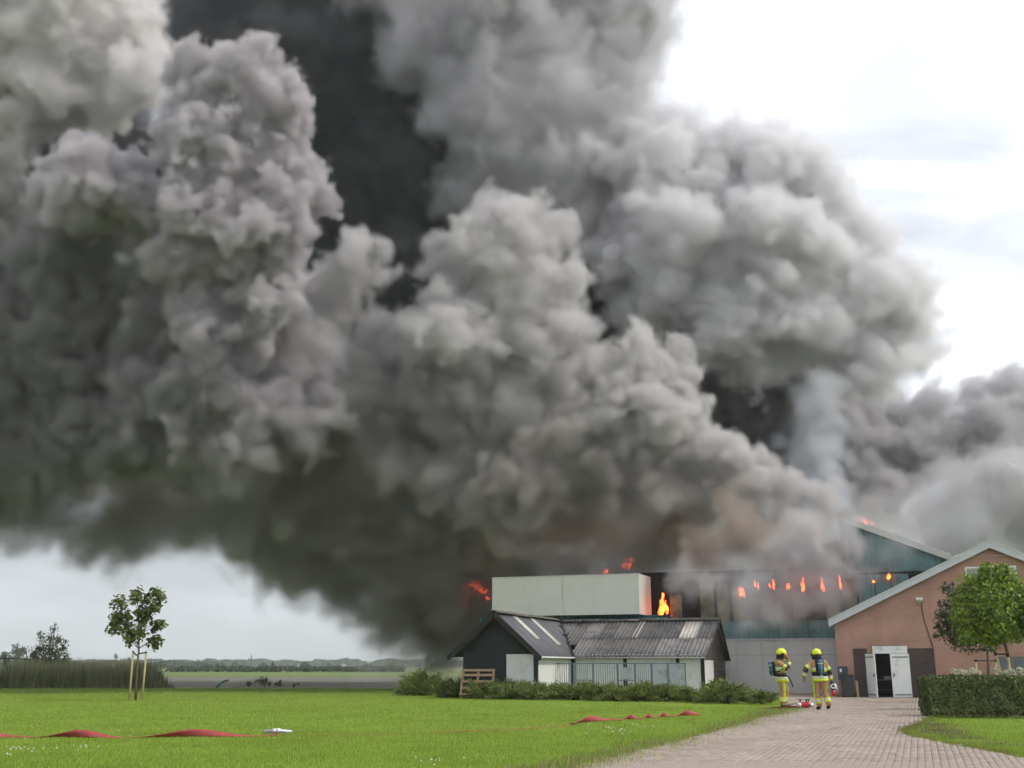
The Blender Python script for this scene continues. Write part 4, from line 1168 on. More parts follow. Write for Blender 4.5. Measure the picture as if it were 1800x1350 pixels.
m_petal = leaf_mat('hydrangea_petal', (0.45, 0.44, 0.26), 0.3, tip=(0.68, 0.66, 0.5), translucent=0.25)
m_hleaf = leaf_mat('hydrangea_leaf', (0.06, 0.1, 0.02), 0.4, translucent=0.25)
hyd = thing('hydrangea_bush', 'hydrangea bush with creamy flower heads behind the hedge', 'shrub', hg0 + Vector((2.6, 1.5, 0)))
rs = np.random.RandomState(4)
cl = [(np.array([rs.uniform(-1.6, 1.8), rs.uniform(-.3, .4), rs.uniform(.3, .95)]), .3) for _ in range(26)]
c_, d_ = crown_points(cl, 1500, 3, 0.2); leaf_cloud('foliage', c_, d_ + np.array([0, -.3, .5]), 0.12, m_hleaf, hyd, 5, 0.7)
MB().tube([(0, 0, -0.05), (0.05, 0, 0.5)], [.04, .02], 6).build('stem', m_twig, hyd)
fm = None
for k in range(30):
    if fm is None:
        q = rs.normal(size=(150, 3)); q /= np.linalg.norm(q, axis=1)[:, None]
        o = leaf_cloud('flower_head', q * 0.095, q, 0.05, m_petal, hyd, 8, 0.9); fm = o.data
    else: o = link('flower_head', fm, hyd)
    o.location = (rs.uniform(-1.4, 1.9), rs.uniform(-.35, .2), rs.uniform(1.02, 1.24) + (0.12 if rs.rand() < .25 else 0)); s_ = rs.uniform(.75, 1.25); o.scale = (s_, s_, s_ * .85); o.rotation_euler = (rs.rand(), rs.rand(), rs.rand() * 6)

m_acer = leaf_mat('round_crown_leaf', (0.075, 0.14, 0.015), 0.55, tip=(0.27, 0.37, 0.04), translucent=0.35, scale=1.6)
m_dull = leaf_mat('dull_leaf', (0.035, 0.06, 0.025), 0.45, tip=(0.08, 0.1, 0.045), translucent=0.25, scale=1.6)
def staked_tree(label, Y, crown, trunk_px, mleaf, nleaf, lsize, seed, stakes, bar=None, shell=0.5):
    g_ = Vector((at(trunk_px[0][0], trunk_px[0][1], Y).x, Y, 0)); g_.z = 0
    t_ = thing('globe_tree', label, 'tree', g_)
    pts_ = [Vector((0, 0, -0.05))] + [at(x, y, Y) - g_ for x, y in trunk_px[1:]]
    MB().tube(pts_, [.075] + [.06 - .008 * i for i in range(len(pts_) - 1)], 8).build('trunk', M['bark'], t_, True)
    r_ = random.Random(seed); cl = []
    for (x, y, r) in crown:
        p = at(x, y, Y + r_.uniform(-0.55, 0.55)) - g_; cl.append((np.array(p), r * mpp(x, y, Y)))
    mb_ = MB()
    for c, r in cl: mb_.tube([pts_[-1] - Vector((0, 0, .1)), pts_[-1].lerp(Vector(c), .5) + Vector((0, 0, .06)), Vector(c)], [.035, .02, .008], 5)
    mb_.build('limbs', M['bark'], t_, True)['kind'] = 'stuff'
    c_, d_ = crown_points(cl, nleaf, seed, shell); leaf_cloud('crown', c_, d_ + np.array([0, -.15, .45]), lsize, mleaf, t_, seed + 1, 0.62, droop=0.5)
    for (bx, by, tx, ty, dy) in stakes:
        p1 = at(tx, ty, Y + dy) - g_; p0 = Vector(((at(bx, by, Y + dy) - g_).x, dy, -0.1))
        MB().tube([p0, p1], .045, 8).build('stake', M['stake'], t_, True)
        MB().tube([p1 + Vector((0, 0, -.08)), p1 + Vector((0, 0, .02))], .05, 8).build('tie_strap', M['rubber'], t_, True)
        k = min(range(len(pts_)), key=lambda q: abs(pts_[q].z - p1.z)); MB().tube([p1 + Vector((0, 0, -.03)), Vector((pts_[k].x, pts_[k].y, p1.z - .03))], .022, 6).build('tie_strap', M['rubber'], t_)
    return t_
globe = [(1745, 1060, 46), (1700, 1055, 30), (1712, 1030, 28), (1740, 1015, 26), (1770, 1020, 26), (1790, 1045, 30), (1790, 1080, 30), (1760, 1105, 28), (1722, 1108, 26), (1695, 1085, 26), (1745, 1085, 36), (1720, 1070, 34), (1775, 1065, 36), (1815, 1060, 34), (1810, 1095, 28), (1735, 1003, 14), (1760, 1003, 14), (1700, 1118, 16), (1745, 1122, 18), (1785, 1110, 20)]
staked_tree('bright green globe tree on a stake behind the hedge', 35.5, globe, [(1790, 1220), (1779, 1190), (1771, 1150), (1762, 1110)], m_acer, 15000, 0.125, 21, [(1772, 1220, 1750, 1148, -0.2), (1780, 1220, 1771, 1150, -0.35)], shell=0.4)
dull = [(1665, 1035, 14), (1680, 1050, 22), (1668, 1065, 18), (1655, 1080, 14), (1665, 1095, 20), (1650, 1100, 10), (1680, 1085, 28), (1675, 1112, 24), (1690, 1125, 22), (1655, 1112, 12), (1705, 1130, 20), (1700, 1100, 34), (1720, 1120, 26), (1740, 1130, 20), (1675, 1128, 10), (1652, 1060, 8), (1645, 1118, 8), (1700, 1060, 30), (1672, 1028, 8)]
staked_tree('dull grey green staked tree between the globe tree and barn', 42.5, dull, [(1738, 1220), (1738, 1190), (1737, 1160), (1733, 1120)], m_dull, 3600, 0.13, 25, [(1716, 1220, 1715, 1160, 0.0), (1752, 1220, 1750, 1160, 0.1)], shell=0.15)
# plant in the stone planter
pt = thing_uv('potted_plant', 'small grey leaved plant growing in the stone planter', 'plant', 4.75, -0.75)
cl = [(np.array([rs.uniform(-.2, .2), rs.uniform(-.2, .2), .8 + rs.uniform(0, .18)]), .12) for _ in range(9)]
c_, d_ = crown_points(cl, 300, 3, .1); leaf_cloud('foliage', c_, d_ + np.array([0, 0, .4]), .08, leaf_mat('silver_leaf', (.12, .14, .11), .4), pt, 5, .5)
MB().tube([(0, 0, .7), (0, 0, .9)], .02, 5).build('stem', m_twig, pt)
# ------------------------------------------------------------------ firefighters
m_skin = mat('skin', (0.42, 0.24, 0.17), 0.6, 0.3, (9.0, 0.08))
m_tan = mat('turnout_cloth', (0.4, 0.245, 0.12), 0.9, 0.15, (14.0, 0.16), bump=(26, 0.5))
m_neon = mat('neon_band', (0.62, 0.72, 0.02), 0.6, 0.3, (20.0, 0.05))
m_silver = mat('silver_band', (0.6, 0.64, 0.58), 0.4, 0.4)
m_helm = mat('helmet_yellow', (0.68, 0.76, 0.015), 0.25, 0.5)
m_blk = mat('black_gear', (0.016, 0.016, 0.018), 0.7, 0.3, (10.0, 0.2))
m_tank = mat('tank_blue', (0.02, 0.11, 0.22), 0.35, 0.5)
m_visor = mat('amber_visor', (0.5, 0.2, 0.03), 0.15, 0.6)
m_glove = mat('ochre_glove', (0.36, 0.26, 0.05), 0.8, 0.2, (14.0, 0.2))

def capsule(mb, a, b, ra, rb, flat=(1, 1), n=14):
    """round-ended tapering limb from a to b"""
    a, b = Vector(a), Vector(b); d = (b - a); L = d.length; d.normalize()
    pts, rad = [], []
    for k in range(5):
        t = PI / 2 * (1 - k / 4); pts.append(a - d * ra * math.sin(t)); rad.append(max(0.004, ra * math.cos(t)))
    for k in range(1, 4):
        pts.append(a.lerp(b, k / 4)); rad.append(ra + (rb - ra) * k / 4)
    for k in range(5):
        t = PI / 2 * k / 4; pts.append(b + d * rb * math.sin(t)); rad.append(max(0.004, rb * math.cos(t)))
    mb.tube(pts, rad, n)
def ell(mb, c, r, sc): mb.sphere(c, r, 3, sc)
def fuse(mb, name, material, parent, voxel=0.018, smooth=3):
    me = bpy.data.meshes.new(name); me.from_pydata(mb.v, [], mb.f)
    me = remesh(me, voxel, smooth); me.name = name
    me.materials.clear(); me.materials.append(material)
    me.polygons.foreach_set('use_smooth', [True] * len(me.polygons))
    return link(name, me, parent)
def hand(mb, wrist, tip_dir, palm_n, size=1.0, curl=0.5):
    """palm, four unequal bent fingers and a thumb at the side of the palm"""
    w = Vector(wrist); d = Vector(tip_dir).normalized(); nrm = Vector(palm_n); nrm = (nrm - d * nrm.dot(d)).normalized(); s = d.cross(nrm).normalized()
    P = lambda a, b, c: w + d * a * size + s * b * size + nrm * c * size
    for k in (-1, 0, 1): capsule(mb, P(0.0, 0.02 * k, 0), P(0.085, 0.027 * k, 0.004), 0.018 * size, 0.017 * size, n=8)
    for b, L in ((-0.036, 0.062), (-0.012, 0.076), (0.013, 0.082), (0.037, 0.072)):
        k0 = P(0.09, b, 0.0); k1 = P(0.09 + L * 0.5, b, 0.02 * curl); k2 = P(0.09 + L * (0.95 - 0.35 * curl), b * 0.95, 0.075 * curl)
        capsule(mb, k0, k1, 0.0105 * size, 0.0095 * size, n=7); capsule(mb, k1, k2, 0.0095 * size, 0.008 * size, n=7)
    t0 = P(0.02, 0.035, 0.0); t1 = P(0.055, 0.066, 0.02); t2 = P(0.09, 0.072, 0.042)
    capsule(mb, t0, t1, 0.014 * size, 0.012 * size, n=7); capsule(mb, t1, t2, 0.012 * size, 0.009 * size, n=7)

def band(parent, a, b, r, t0, t1, material, name='reflective_band', grow=0.012, sc=None):
    a, b = Vector(a), Vector(b)
    p, q = a.lerp(b, t0), a.lerp(b, t1); d = (q - p)
    m_ = MB(); r0 = r[0] + (r[1] - r[0]) * t0 + grow; r1 = r[0] + (r[1] - r[0]) * t1 + grow
    m_.tube([p - d * 0.02, p, q, q + d * 0.02], [r0 - 0.014, r0, r1, r1 - 0.014], 16, cap=False)
    o = m_.build(name, material, parent, True)
    return o
def oval(parent, c, rx, ry, z0, z1, material, name='reflective_band', tilt=(0, 0)):
    m_ = MB(); n = 24; vs_o = []
    for z, g in ((z0 - 0.006, -0.012), (z0, 0), (z1, 0), (z1 + 0.006, -0.012)):
        for k in range(n):
            a = 2 * PI * k / n; x, y = c[0] + (rx + g) * math.cos(a), c[1] + (ry + g) * math.sin(a)
            vs_o.append((x + tilt[0] * (z - c[2]), y + tilt[1] * (z - c[2]), z))
    m_.add(vs_o, [(i * n + k, i * n + (k + 1) % n, (i + 1) * n + (k + 1) % n, (i + 1) * n + k) for i in range(3) for k in range(n)])
    return m_.build(name, material, parent, True)

def helmet(parent, c, yaw, pitch, amber):
    h = MB(); n = 24; rings = []
    prof = [(0.0, 0.15), (0.05, 0.147), (0.095, 0.128), (0.125, 0.1), (0.146, 0.062), (0.154, 0.0)]
    prof = [(0.17, -0.05), (0.172, -0.02), (0.165, 0.03), (0.145, 0.085), (0.11, 0.125), (0.06, 0.148), (0.005, 0.155)]
    for r, z in prof: rings.append([(r * 1.0 * math.cos(2 * PI * k / n) * (1.08 if True else 1), r * 0.92 * math.sin(2 * PI * k / n), z) for k in range(n)])
    h.add([p for r in rings for p in r], [(i * n + k, i * n + (k + 1) % n, (i + 1) * n + (k + 1) % n, (i + 1) * n + k) for i in range(len(rings) - 1) for k in range(n)])
    rot = (0, -pitch, yaw)
    o = h.build('helmet', m_helm, parent, True); o.location = c; o.rotation_euler = rot
    sd = o.modifiers.new('t', 'SOLIDIFY'); sd.thickness = 0.012
    MB().tube([(-0.12, 0, 0.11), (-0.03, 0, 0.163), (0.06, 0, 0.158), (0.14, 0, 0.1)], 0.012, 6).build('crest', m_helm, o, True)
    e = MB()
    for s in (-1, 1): MB().tube([(0.0, s * 0.15, -0.03), (0.0, s * 0.172, -0.03)], 0.045, 12).build('ear_shell', m_blk, o, True)
    v = MB(); vs_v = []; m = 12
    for z, r in ((0.02, 0.19), (-0.06, 0.2), (-0.13, 0.185)):
        for k in range(m + 1):
            a = -R(62) + R(124) * k / m; vs_v.append((r * 1.02 * math.cos(a), r * 0.9 * math.sin(a), z))
    v.add(vs_v, [(i * (m + 1) + k, i * (m + 1) + k + 1, (i + 1) * (m + 1) + k + 1, (i + 1) * (m + 1) + k) for i in range(2) for k in range(m)])
    vo = v.build('visor', amber, o, True); vo.modifiers.new('t', 'SOLIDIFY').thickness = 0.004
    f = MB(); vs_v = []
    for z, r in ((-0.04, 0.16), (-0.12, 0.165), (-0.2, 0.175)):
        for k in range(m + 1):
            a = R(70) + R(220) * k / m; vs_v.append((r * math.cos(a), r * 0.9 * math.sin(a), z))
    f.add(vs_v, [(i * (m + 1) + k, i * (m + 1) + k + 1, (i + 1) * (m + 1) + k + 1, (i + 1) * (m + 1) + k) for i in range(2) for k in range(m)])
    fo_ = f.build('neck_flap', m_blk, o, True); fo_.modifiers.new('t', 'SOLIDIFY').thickness = 0.006
    return o

def firefighter(label, base, J, face, head_pitch, hands):
    """J: joints in metres from the feet, x to the right of the picture, y away, z up"""
    V3 = lambda k: Vector(J[k])
    b = MB()
    # body: continuous figure
    hc = V3('head')
    ell(b, hc, 0.105, (0.95, 0.85, 1.15)); fd = Vector((math.cos(face), math.sin(face), 0))
    ell(b, hc + fd * 0.05 + Vector((0, 0, -0.05)), 0.07, (0.9, 0.9, 1.0))           # jaw
    capsule(b, hc + fd * 0.095 + Vector((0, 0, 0.01)), hc + fd * 0.125 + Vector((0, 0, -0.025)), 0.012, 0.016, n=8)   # nose
    sd = Vector((-fd.y, fd.x, 0))
    for s in (-1, 1): ell(b, hc + sd * 0.09 * s + Vector((0, 0, -0.01)), 0.03, (0.6, 0.6, 1))                     # ears
    capsule(b, hc - Vector((0, 0, 0.05)), V3('neck'), 0.06, 0.065)
    capsule(b, V3('neck') - Vector((0, 0, .04)), V3('chest'), 0.1, 0.14); capsule(b, V3('chest'), V3('waist'), 0.14, 0.12); capsule(b, V3('waist'), V3('pelvis'), 0.12, 0.135)
    for s in 'LR':
        capsule(b, V3('neck') - Vector((0, 0, .07)), V3('sh' + s), 0.07, 0.06)
        capsule(b, V3('sh' + s), V3('el' + s), 0.052, 0.042); capsule(b, V3('el' + s), V3('wr' + s), 0.042, 0.03)
        capsule(b, V3('pelvis'), V3('hip' + s), 0.11, 0.09); capsule(b, V3('hip' + s), V3('kn' + s), 0.08, 0.055); capsule(b, V3('kn' + s), V3('an' + s), 0.055, 0.04)
        capsule(b, V3('an' + s), V3('toe' + s) + Vector((0, 0, 0.02)), 0.04, 0.03)
        hand(b, V3('wr' + s), *hands[s])
    p = fuse(b, 'person', m_skin, None, 0.014, 2)
    p.location = base
    tag(p, label, 'person')
    # jacket
    j = MB()
    capsule(j, V3('neck') - Vector((0, 0, .02)), V3('chest'), 0.1, 0.17)
    capsule(j, V3('chest'), V3('waist'), 0.175, 0.16); capsule(j, V3('waist'), V3('hem'), 0.165, 0.185)
    wide = (V3('shL') - V3('shR')) * 0.18
    for q in (-1, 1): capsule(j, V3('chest') + wide * q, V3('hem') + wide * 0.6 * q, 0.15, 0.155)
    for s in 'LR':
        capsule(j, V3('neck') - Vector((0, 0, .1)), V3('sh' + s), 0.09, 0.085)
        capsule(j, V3('sh' + s), V3('el' + s), 0.088, 0.074); capsule(j, V3('el' + s), V3('wr' + s), 0.074, 0.056)
    fuse(j, 'jacket', m_tan, p, 0.018, 2)
    t = MB()
    for s in 'LR':
        capsule(t, V3('waist'), V3('hip' + s), 0.14, 0.13)
        capsule(t, V3('hip' + s), V3('kn' + s), 0.122, 0.098); capsule(t, V3('kn' + s), V3('an' + s) + Vector((0, 0, 0.05)), 0.097, 0.092)
    fuse(t, 'trousers', m_tan, p, 0.018, 2)
    for s in 'LR':
        bo = MB(); capsule(bo, V3('an' + s) + Vector((0, 0, 0.08)), V3('an' + s), 0.066, 0.06)
        capsule(bo, V3('an' + s) + Vector((0, 0, -0.045)), V3('toe' + s) + Vector((0, 0, 0.02)), 0.058, 0.05)
        fuse(bo, 'boot', m_blk, p, 0.015, 2)
        g_ = MB(); hand(g_, V3('wr' + s), *hands[s][:2], 1.22, hands[s][3] if len(hands[s]) > 3 else 0.6); capsule(g_, V3('wr' + s), V3('wr' + s).lerp(V3('el' + s), 0.15), 0.034, 0.05, n=10)
        fuse(g_, 'glove', m_glove, p, 0.01, 1)
        # arm bands: yellow - silver - yellow on the upper arm, one at the cuff, black elbow patch
        A, B, C = V3('sh' + s), V3('el' + s), V3('wr' + s)
        band(p, A, B, (0.088, 0.074), 0.52, 0.64, m_neon); band(p, A, B, (0.088, 0.074), 0.645, 0.755, m_silver); band(p, A, B, (0.088, 0.074), 0.76, 0.88, m_neon)
        band(p, A, B, (0.088, 0.074), 0.885, 1.06, m_blk, 'elbow_patch'); band(p, B, C, (0.074, 0.056), 0.06, 0.36, m_blk, 'elbow_patch')
        band(p, B, C, (0.074, 0.056), 0.58, 0.74, m_silver); band(p, B, C, (0.074, 0.056), 0.745, 0.92, m_neon)
        A, B, C = V3('hip' + s), V3('kn' + s), V3('an' + s) + Vector((0, 0, 0.05))
        band(p, B, C, (0.097, 0.092), 0.5, 0.63, m_neon); band(p, B, C, (0.097, 0.092), 0.635, 0.77, m_silver); band(p, B, C, (0.097, 0.092), 0.775, 0.93, m_neon)
        # outer side stripe of the trousers
        for (a_, b_, r0, r1) in ((A, B, 0.122, 0.098), (B, B.lerp(C, 0.48), 0.098, 0.096)):
            ax = (b_ - a_).normalized(); out = Vector(J['out' + s]); out = (out - ax * out.dot(ax)).normalized(); sx = ax.cross(out)
            m_ = MB(); vs_s = []
            for k in range(5):
                q = a_.lerp(b_, k / 4); r = r0 + (r1 - r0) * k / 4 + 0.01
                for an in (-22, -8, 8, 22): vs_s.append(q + (out * math.cos(R(an)) + sx * math.sin(R(an))) * r)
            m_.add(vs_s, [(i * 4 + k, i * 4 + k + 1, i * 4 + k + 5, i * 4 + k + 4) for i in range(4) for k in range(3)])
            m_.build('side_stripe', m_neon, p, True)
    wv, hv = V3('waist'), V3('hem'); tl = ((hv.x - wv.x) / (hv.z - wv.z), 0)
    rx = J.get('rx', 0.24); ry = J.get('ry', 0.2)
    oval(p, hv, rx, ry, hv.z - 0.085, hv.z - 0.015, m_neon, tilt=tl); oval(p, hv, rx, ry, hv.z - 0.008, hv.z + 0.05, m_silver, tilt=tl)
    oval(p, wv, rx - 0.012, ry - 0.01, wv.z - 0.03, wv.z + 0.055, m_blk, 'belt', tilt=tl)
    cv = V3('chest'); oval(p, cv, rx - 0.01, ry - 0.005, cv.z - 0.115, cv.z - 0.06, m_silver, tilt=tl); oval(p, cv, rx - 0.01, ry - 0.005, cv.z - 0.17, cv.z - 0.12, m_neon, tilt=tl)
    helmet(p, hc + Vector((0, 0, 0.045)), face, head_pitch, m_visor)
    return p

def apparatus(label, base, top, bottom, back_dir):
    """breathing apparatus: cylinder, back plate, valve, shoulder straps"""
    top, bottom = Vector(top), Vector(bottom); bd = Vector(back_dir).normalized()
    o = thing('breathing_apparatus', label, 'air tank', base)
    c = MB(); d = (bottom - top); L = d.length; d.normalize(); r = 0.078
    pts = [top - d * 0.05, top - d * 0.03, top + d * 0.02, bottom - d * 0.05, bottom, bottom + d * 0.03]
    c.tube(pts, [0.02, 0.055, r, r, 0.055, 0.03], 16); cyl = c.build('cylinder', m_tank, o, True)
    for t in (0.18, 0.72): MB().tube([top + d * L * t, top + d * L * (t + 0.06)], r + 0.006, 16).build('cylinder_band', m_silver if t < .5 else m_blk, cyl, True)
    s = d.cross(bd).normalized()
    MB().bar(top + bd * (r + 0.004) + s * 0.0 + d * 0.05, bottom + bd * (r + 0.004) - d * 0.05, 0.03, 0.006, s).build('neon_strip', m_neon, cyl)
    MB().bar(top - bd * (r + 0.022) - d * 0.02, bottom - bd * (r + 0.022) + d * 0.04, 0.26, 0.035, bd).build('back_plate', m_blk, o)
    MB().tube([bottom + d * 0.03, bottom + d * 0.1], 0.025, 8).build('valve', m_silver, o, True)
    return o

# --- firefighter putting on the mask beside the grass, seen from the side
fb = Vector((at(1374, 1241, 37.6).x, 37.6, 0.02))
L1 = dict(head=(0.1, 0, 1.72), neck=(0.03, 0, 1.55), chest=(-0.01, 0, 1.36), waist=(0.03, 0, 1.05), hem=(0.06, 0, 0.93), pelvis=(0.05, 0, 0.95),
          shL=(-0.03, 0.19, 1.45), shR=(-0.05, -0.19, 1.44), elL=(0.2, 0.22, 1.33), elR=(0.19, -0.24, 1.27), wrL=(0.34, 0.1, 1.5), wrR=(0.33, -0.1, 1.46),
          hipL=(0.07, 0.1, 0.9), hipR=(0.04, -0.1, 0.9), knL=(0.22, 0.12, 0.53), knR=(0.06, -0.12, 0.5), anL=(0.13, 0.14, 0.13), anR=(0.0, -0.13, 0.12),
          toeL=(0.3, 0.15, 0.03), toeR=(0.17, -0.16, 0.03), outL=(0, 1, 0), outR=(0.25, -1, 0), rx=0.215, ry=0.255)
firefighter('firefighter in tan turnout gear raising both hands to the yellow helmet', fb, L1, 0.0, R(-6),
            dict(L=((-0.15, -0.2, 1), (-1, -0.2, 0), 1.0, 0.7), R=((-0.15, 0.15, 1), (-1, 0.2, 0), 1.0, 0.7)))
apparatus('blue air cylinder on the back of the firefighter raising both hands', fb, (-0.305, 0.0, 1.46), (-0.26, 0.0, 1.06), (-1, 0, 0))
mk = thing('face_mask', 'amber breathing mask held up to the face beneath a yellow helmet', 'mask', fb)
mm = MB(); mm.sphere((0.245, 0, 1.66), 0.1, 2, (0.55, 0.85, 1.0)); mm.build('visor_shell', m_visor, mk, True)
MB().tube([(0.28, 0, 1.6), (0.34, 0, 1.57)], 0.038, 10).build('regulator', m_blk, mk, True)
MB().tube([(0.33, 0, 1.56), (0.26, -0.2, 1.36), (0.05, -0.26, 1.25), (-0.15, -0.2, 1.15)], 0.016, 6).build('air_hose', m_blk, mk, True)
ax_ = tag(MB().tube([(0.2, -0.27, 1.02), (0.28, -0.27, 0.88), (0.36, -0.26, 0.68)], [.028, .022, .022], 8).build('torch', m_blk, None, True), 'black torch hanging from the belt of the mask-fitting firefighter', 'torch'); ax_.location = fb

# --- firefighter walking away with a nozzle, seen from behind
fb2 = ground(1449, 1249.5) + Vector((0, 0, 0.03))
L2 = dict(head=(-0.1, 0.08, 1.68), neck=(-0.1, 0.02, 1.53), chest=(-0.1, 0.0, 1.34), waist=(-0.08, -0.02, 1.08), hem=(-0.07, -0.02, 0.96), pelvis=(-0.07, 0, 0.96),
          shL=(-0.31, 0.0, 1.45), shR=(0.11, 0.0, 1.43), elL=(-0.5, -0.02, 1.24), elR=(0.24, -0.02, 1.18), wrL=(-0.56, 0.02, 1.02), wrR=(0.28, 0.03, 0.92),
          hipL=(-0.18, 0, 0.92), hipR=(0.04, 0, 0.92), knL=(-0.18, 0.05, 0.52), knR=(0.07, -0.02, 0.52), anL=(-0.14, 0.03, 0.12), anR=(0.12, -0.12, 0.15),
          toeL=(-0.15, 0.2, 0.03), toeR=(0.13, 0.06, 0.05), outL=(-1, -0.35, 0), outR=(1, -0.35, 0), rx=0.255, ry=0.205)
firefighter('firefighter seen from behind walking up the paved yard with a nozzle', fb2, L2, R(90), R(-8),
            dict(L=((-0.05, 0.1, -1), (0.9, 0.3, 0), 1.0, 0.5), R=((0.05, 0.1, -1), (-0.9, 0.3, 0), 1.0, 0.9)))
apparatus('blue air cylinder on the back of the firefighter walking away', fb2, (-0.1, -0.27, 1.5), (-0.09, -0.28, 1.1), (0, -1, 0))
nz = thing('hose_nozzle', 'black and red branch nozzle carried in the walking firefighter hand', 'nozzle', fb2)
MB().tube([(0.3, -0.06, 0.86), (0.31, -0.06, 0.6)], [0.055, 0.06], 12).build('barrel', m_blk, nz, True)
ring = MB(); n = 20
for k in range(n):
    a0, a1 = 2 * PI * k / n, 2 * PI * (k + 1) / n
    ring.tube([(0.3 + 0.06 * math.cos(a0), -0.13, 0.72 + 0.06 * math.sin(a0)), (0.3 + 0.06 * math.cos(a1), -0.13, 0.72 + 0.06 * math.sin(a1))], 0.018, 6, cap=False)
ring.build('nozzle_ring', M['white_paint'], nz, True)
MB().tube([(0.31, -0.06, 0.6), (0.32, -0.06, 0.42)], [0.06, 0.075], 12).build('coupling', M['red_paint'], nz, True)
MB().tube([(0.38, -0.08, 0.8), (0.43, -0.08, 0.6)], [0.018, 0.028], 8).build('valve_lever', M['white_paint'], nz, True)
MB().tube([(0.28, 0.03, 0.9), (0.3, -0.04, 0.83)], 0.02, 8).build('handle', m_blk, nz, True)

# ------------------------------------------------------------------ fire hoses
def ribbon(px_pts, twists, width, seed, n=260, lift=None, z0=0.06):
    """flat hose lying on the ground and turning over on itself; twists: list of (t, width) where it stands on edge"""
    P_ = [ground(*p) for p in px_pts]
    seg = [0]
    for a, b in zip(P_[:-1], P_[1:]): seg.append(seg[-1] + (b - a).length)
    pts_ = []
    for i in range(n):
        s = seg[-1] * i / (n - 1); k = max(j for j in range(len(P_) - 1) if seg[j] <= s + 1e-9); f = (s - seg[k]) / (seg[k + 1] - seg[k])
        a, b, c, d = P_[max(0, k - 1)], P_[k], P_[k + 1], P_[min(len(P_) - 1, k + 2)]
        pts_.append(0.5 * ((2 * b) + (c - a) * f + (2 * a - 5 * b + 4 * c - d) * f * f + (3 * b - a - 3 * c + d) * f ** 3))
    vs_r, fs_r = [], []
    for i, p in enumerate(pts_):
        dd = (pts_[min(i + 1, n - 1)] - pts_[max(i - 1, 0)]).normalized(); s = dd.cross(Vector((0, 0, 1))).normalized()
        ang = twists(i / (n - 1))
        e = s * math.cos(ang) + Vector((0, 0, 1)) * math.sin(ang); nn = dd.cross(e)
        zc = z0 + abs(math.sin(ang)) * width / 2 + float(lawn_z(np.array([p.x]), np.array([p.y]))[0])
        c0 = Vector((p.x, p.y, zc))
        for q, h in ((-1, 0), (-.6, .012), (0, .016), (.6, .012), (1, 0), (.6, -.012), (0, -.016), (-.6, -.012)): vs_r.append(c0 + e * (q * width / 2) + nn * h)
        if i: fs_r += [((i - 1) * 8 + k, (i - 1) * 8 + (k + 1) % 8, i * 8 + (k + 1) % 8, i * 8 + k) for k in range(8)]
    m_ = MB(); m_.add(vs_r, fs_r)
    return m_, pts_
hose = thing('fire_hose', 'flat red fire hose twisting across the near lawn with metal coupling', 'hose', ground(487, 1291))
def shift(m_, o):
    m_.v = [tuple(Vector(p) - o.location) for p in m_.v]; return m_
def turns(stops):
    def f(t):
        for k in range(len(stops) - 1):
            if t <= stops[k + 1] or k == len(stops) - 2:
                q = (t - stops[k]) / (stops[k + 1] - stops[k]); q = min(max(q, 0), 1.0)
                return PI * (k + q - 0.1 * math.sin(2 * PI * q) / 1.0)
    return f
tw1 = turns([-0.15, 0.215, 0.51, 0.93, 1.6])
m_, _ = ribbon([(-60, 1297), (40, 1297), (140, 1297), (240, 1297), (340, 1296), (430, 1295), (487, 1292)], tw1, 0.15, 1, z0=0.022)
shift(m_, hose).build('hose_tube', M['red_hose'], hose, True)
m_, _ = ribbon([(487, 1292), (540, 1293), (600, 1292), (720, 1289), (850, 1284), (960, 1278), (1010, 1273)], lambda t: 0.1, 0.1, 2, z0=0.0)
shift(m_, hose).build('hose_tube', M['red_hose'], hose, True)
g_ = ground(487, 1292); du = (ground(500, 1292) - g_).normalized()
MB().tube([g_ - du * .28 + Vector((0, 0, .07)), g_ - du * .1 + Vector((0, 0, .075)), g_ - du * .1 + Vector((0, 0, .075)), g_ - du * .02 + Vector((0, 0, .08))], [.035, .038, .05, .05], 14).build('coupling', M['alu'], hose, True).data.transform(Matrix.Translation(-hose.location))
MB().tube([g_ - du * .02 + Vector((0, 0, .08)), g_ + du * .06 + Vector((0, 0, .08)), g_ + du * .06 + Vector((0, 0, .078)), g_ + du * .3 + Vector((0, 0, .06))], [.056, .056, .04, .034], 14).build('coupling', M['alu'], hose, True).data.transform(Matrix.Translation(-hose.location))
hose2 = thing('fire_hose', 'red fire hose with a row of twists beside the driveway edge', 'hose', ground(1100, 1268))
tw2 = turns([-0.05, 0.4, 0.55, 0.66, 0.78, 1.02, 1.3])
m_, _ = ribbon([(1005, 1274), (1060, 1268), (1090, 1266), (1120, 1264), (1150, 1262), (1180, 1260), (1205, 1258.5), (1232, 1257)], tw2, 0.14, 3, z0=0.025)
shift(m_, hose2).build('hose_tube', M['red_hose'], hose2, True)
hose3 = thing('fire_hose', 'short end of red hose on the pavers at the firefighters feet', 'hose', ground(1390, 1249))
m_, _ = ribbon([(1340, 1249), (1365, 1249.5), (1385, 1249), (1402, 1247)], lambda t: 0.5 * math.sin(t * 3), 0.2, 4, 60, z0=0.07)
shift(m_, hose3).build('hose_tube', M['red_hose'], hose3, True)
dv_ = thing('hose_divider', 'red and chrome hose divider lying on the driveway', 'hose divider', ground(1413, 1247) + Vector((0, 0, 0.035)))
dbm = MB(); capsule(dbm, (-0.05, 0, 0.11), (0.12, 0, 0.11), 0.09, 0.1); capsule(dbm, (0.08, 0, 0.11), (0.22, -0.12, 0.1), 0.06, 0.055); capsule(dbm, (0.08, 0, 0.11), (0.22, 0.14, 0.1), 0.06, 0.055)
fuse(dbm, 'body', M['red_paint'], dv_, 0.018, 1)
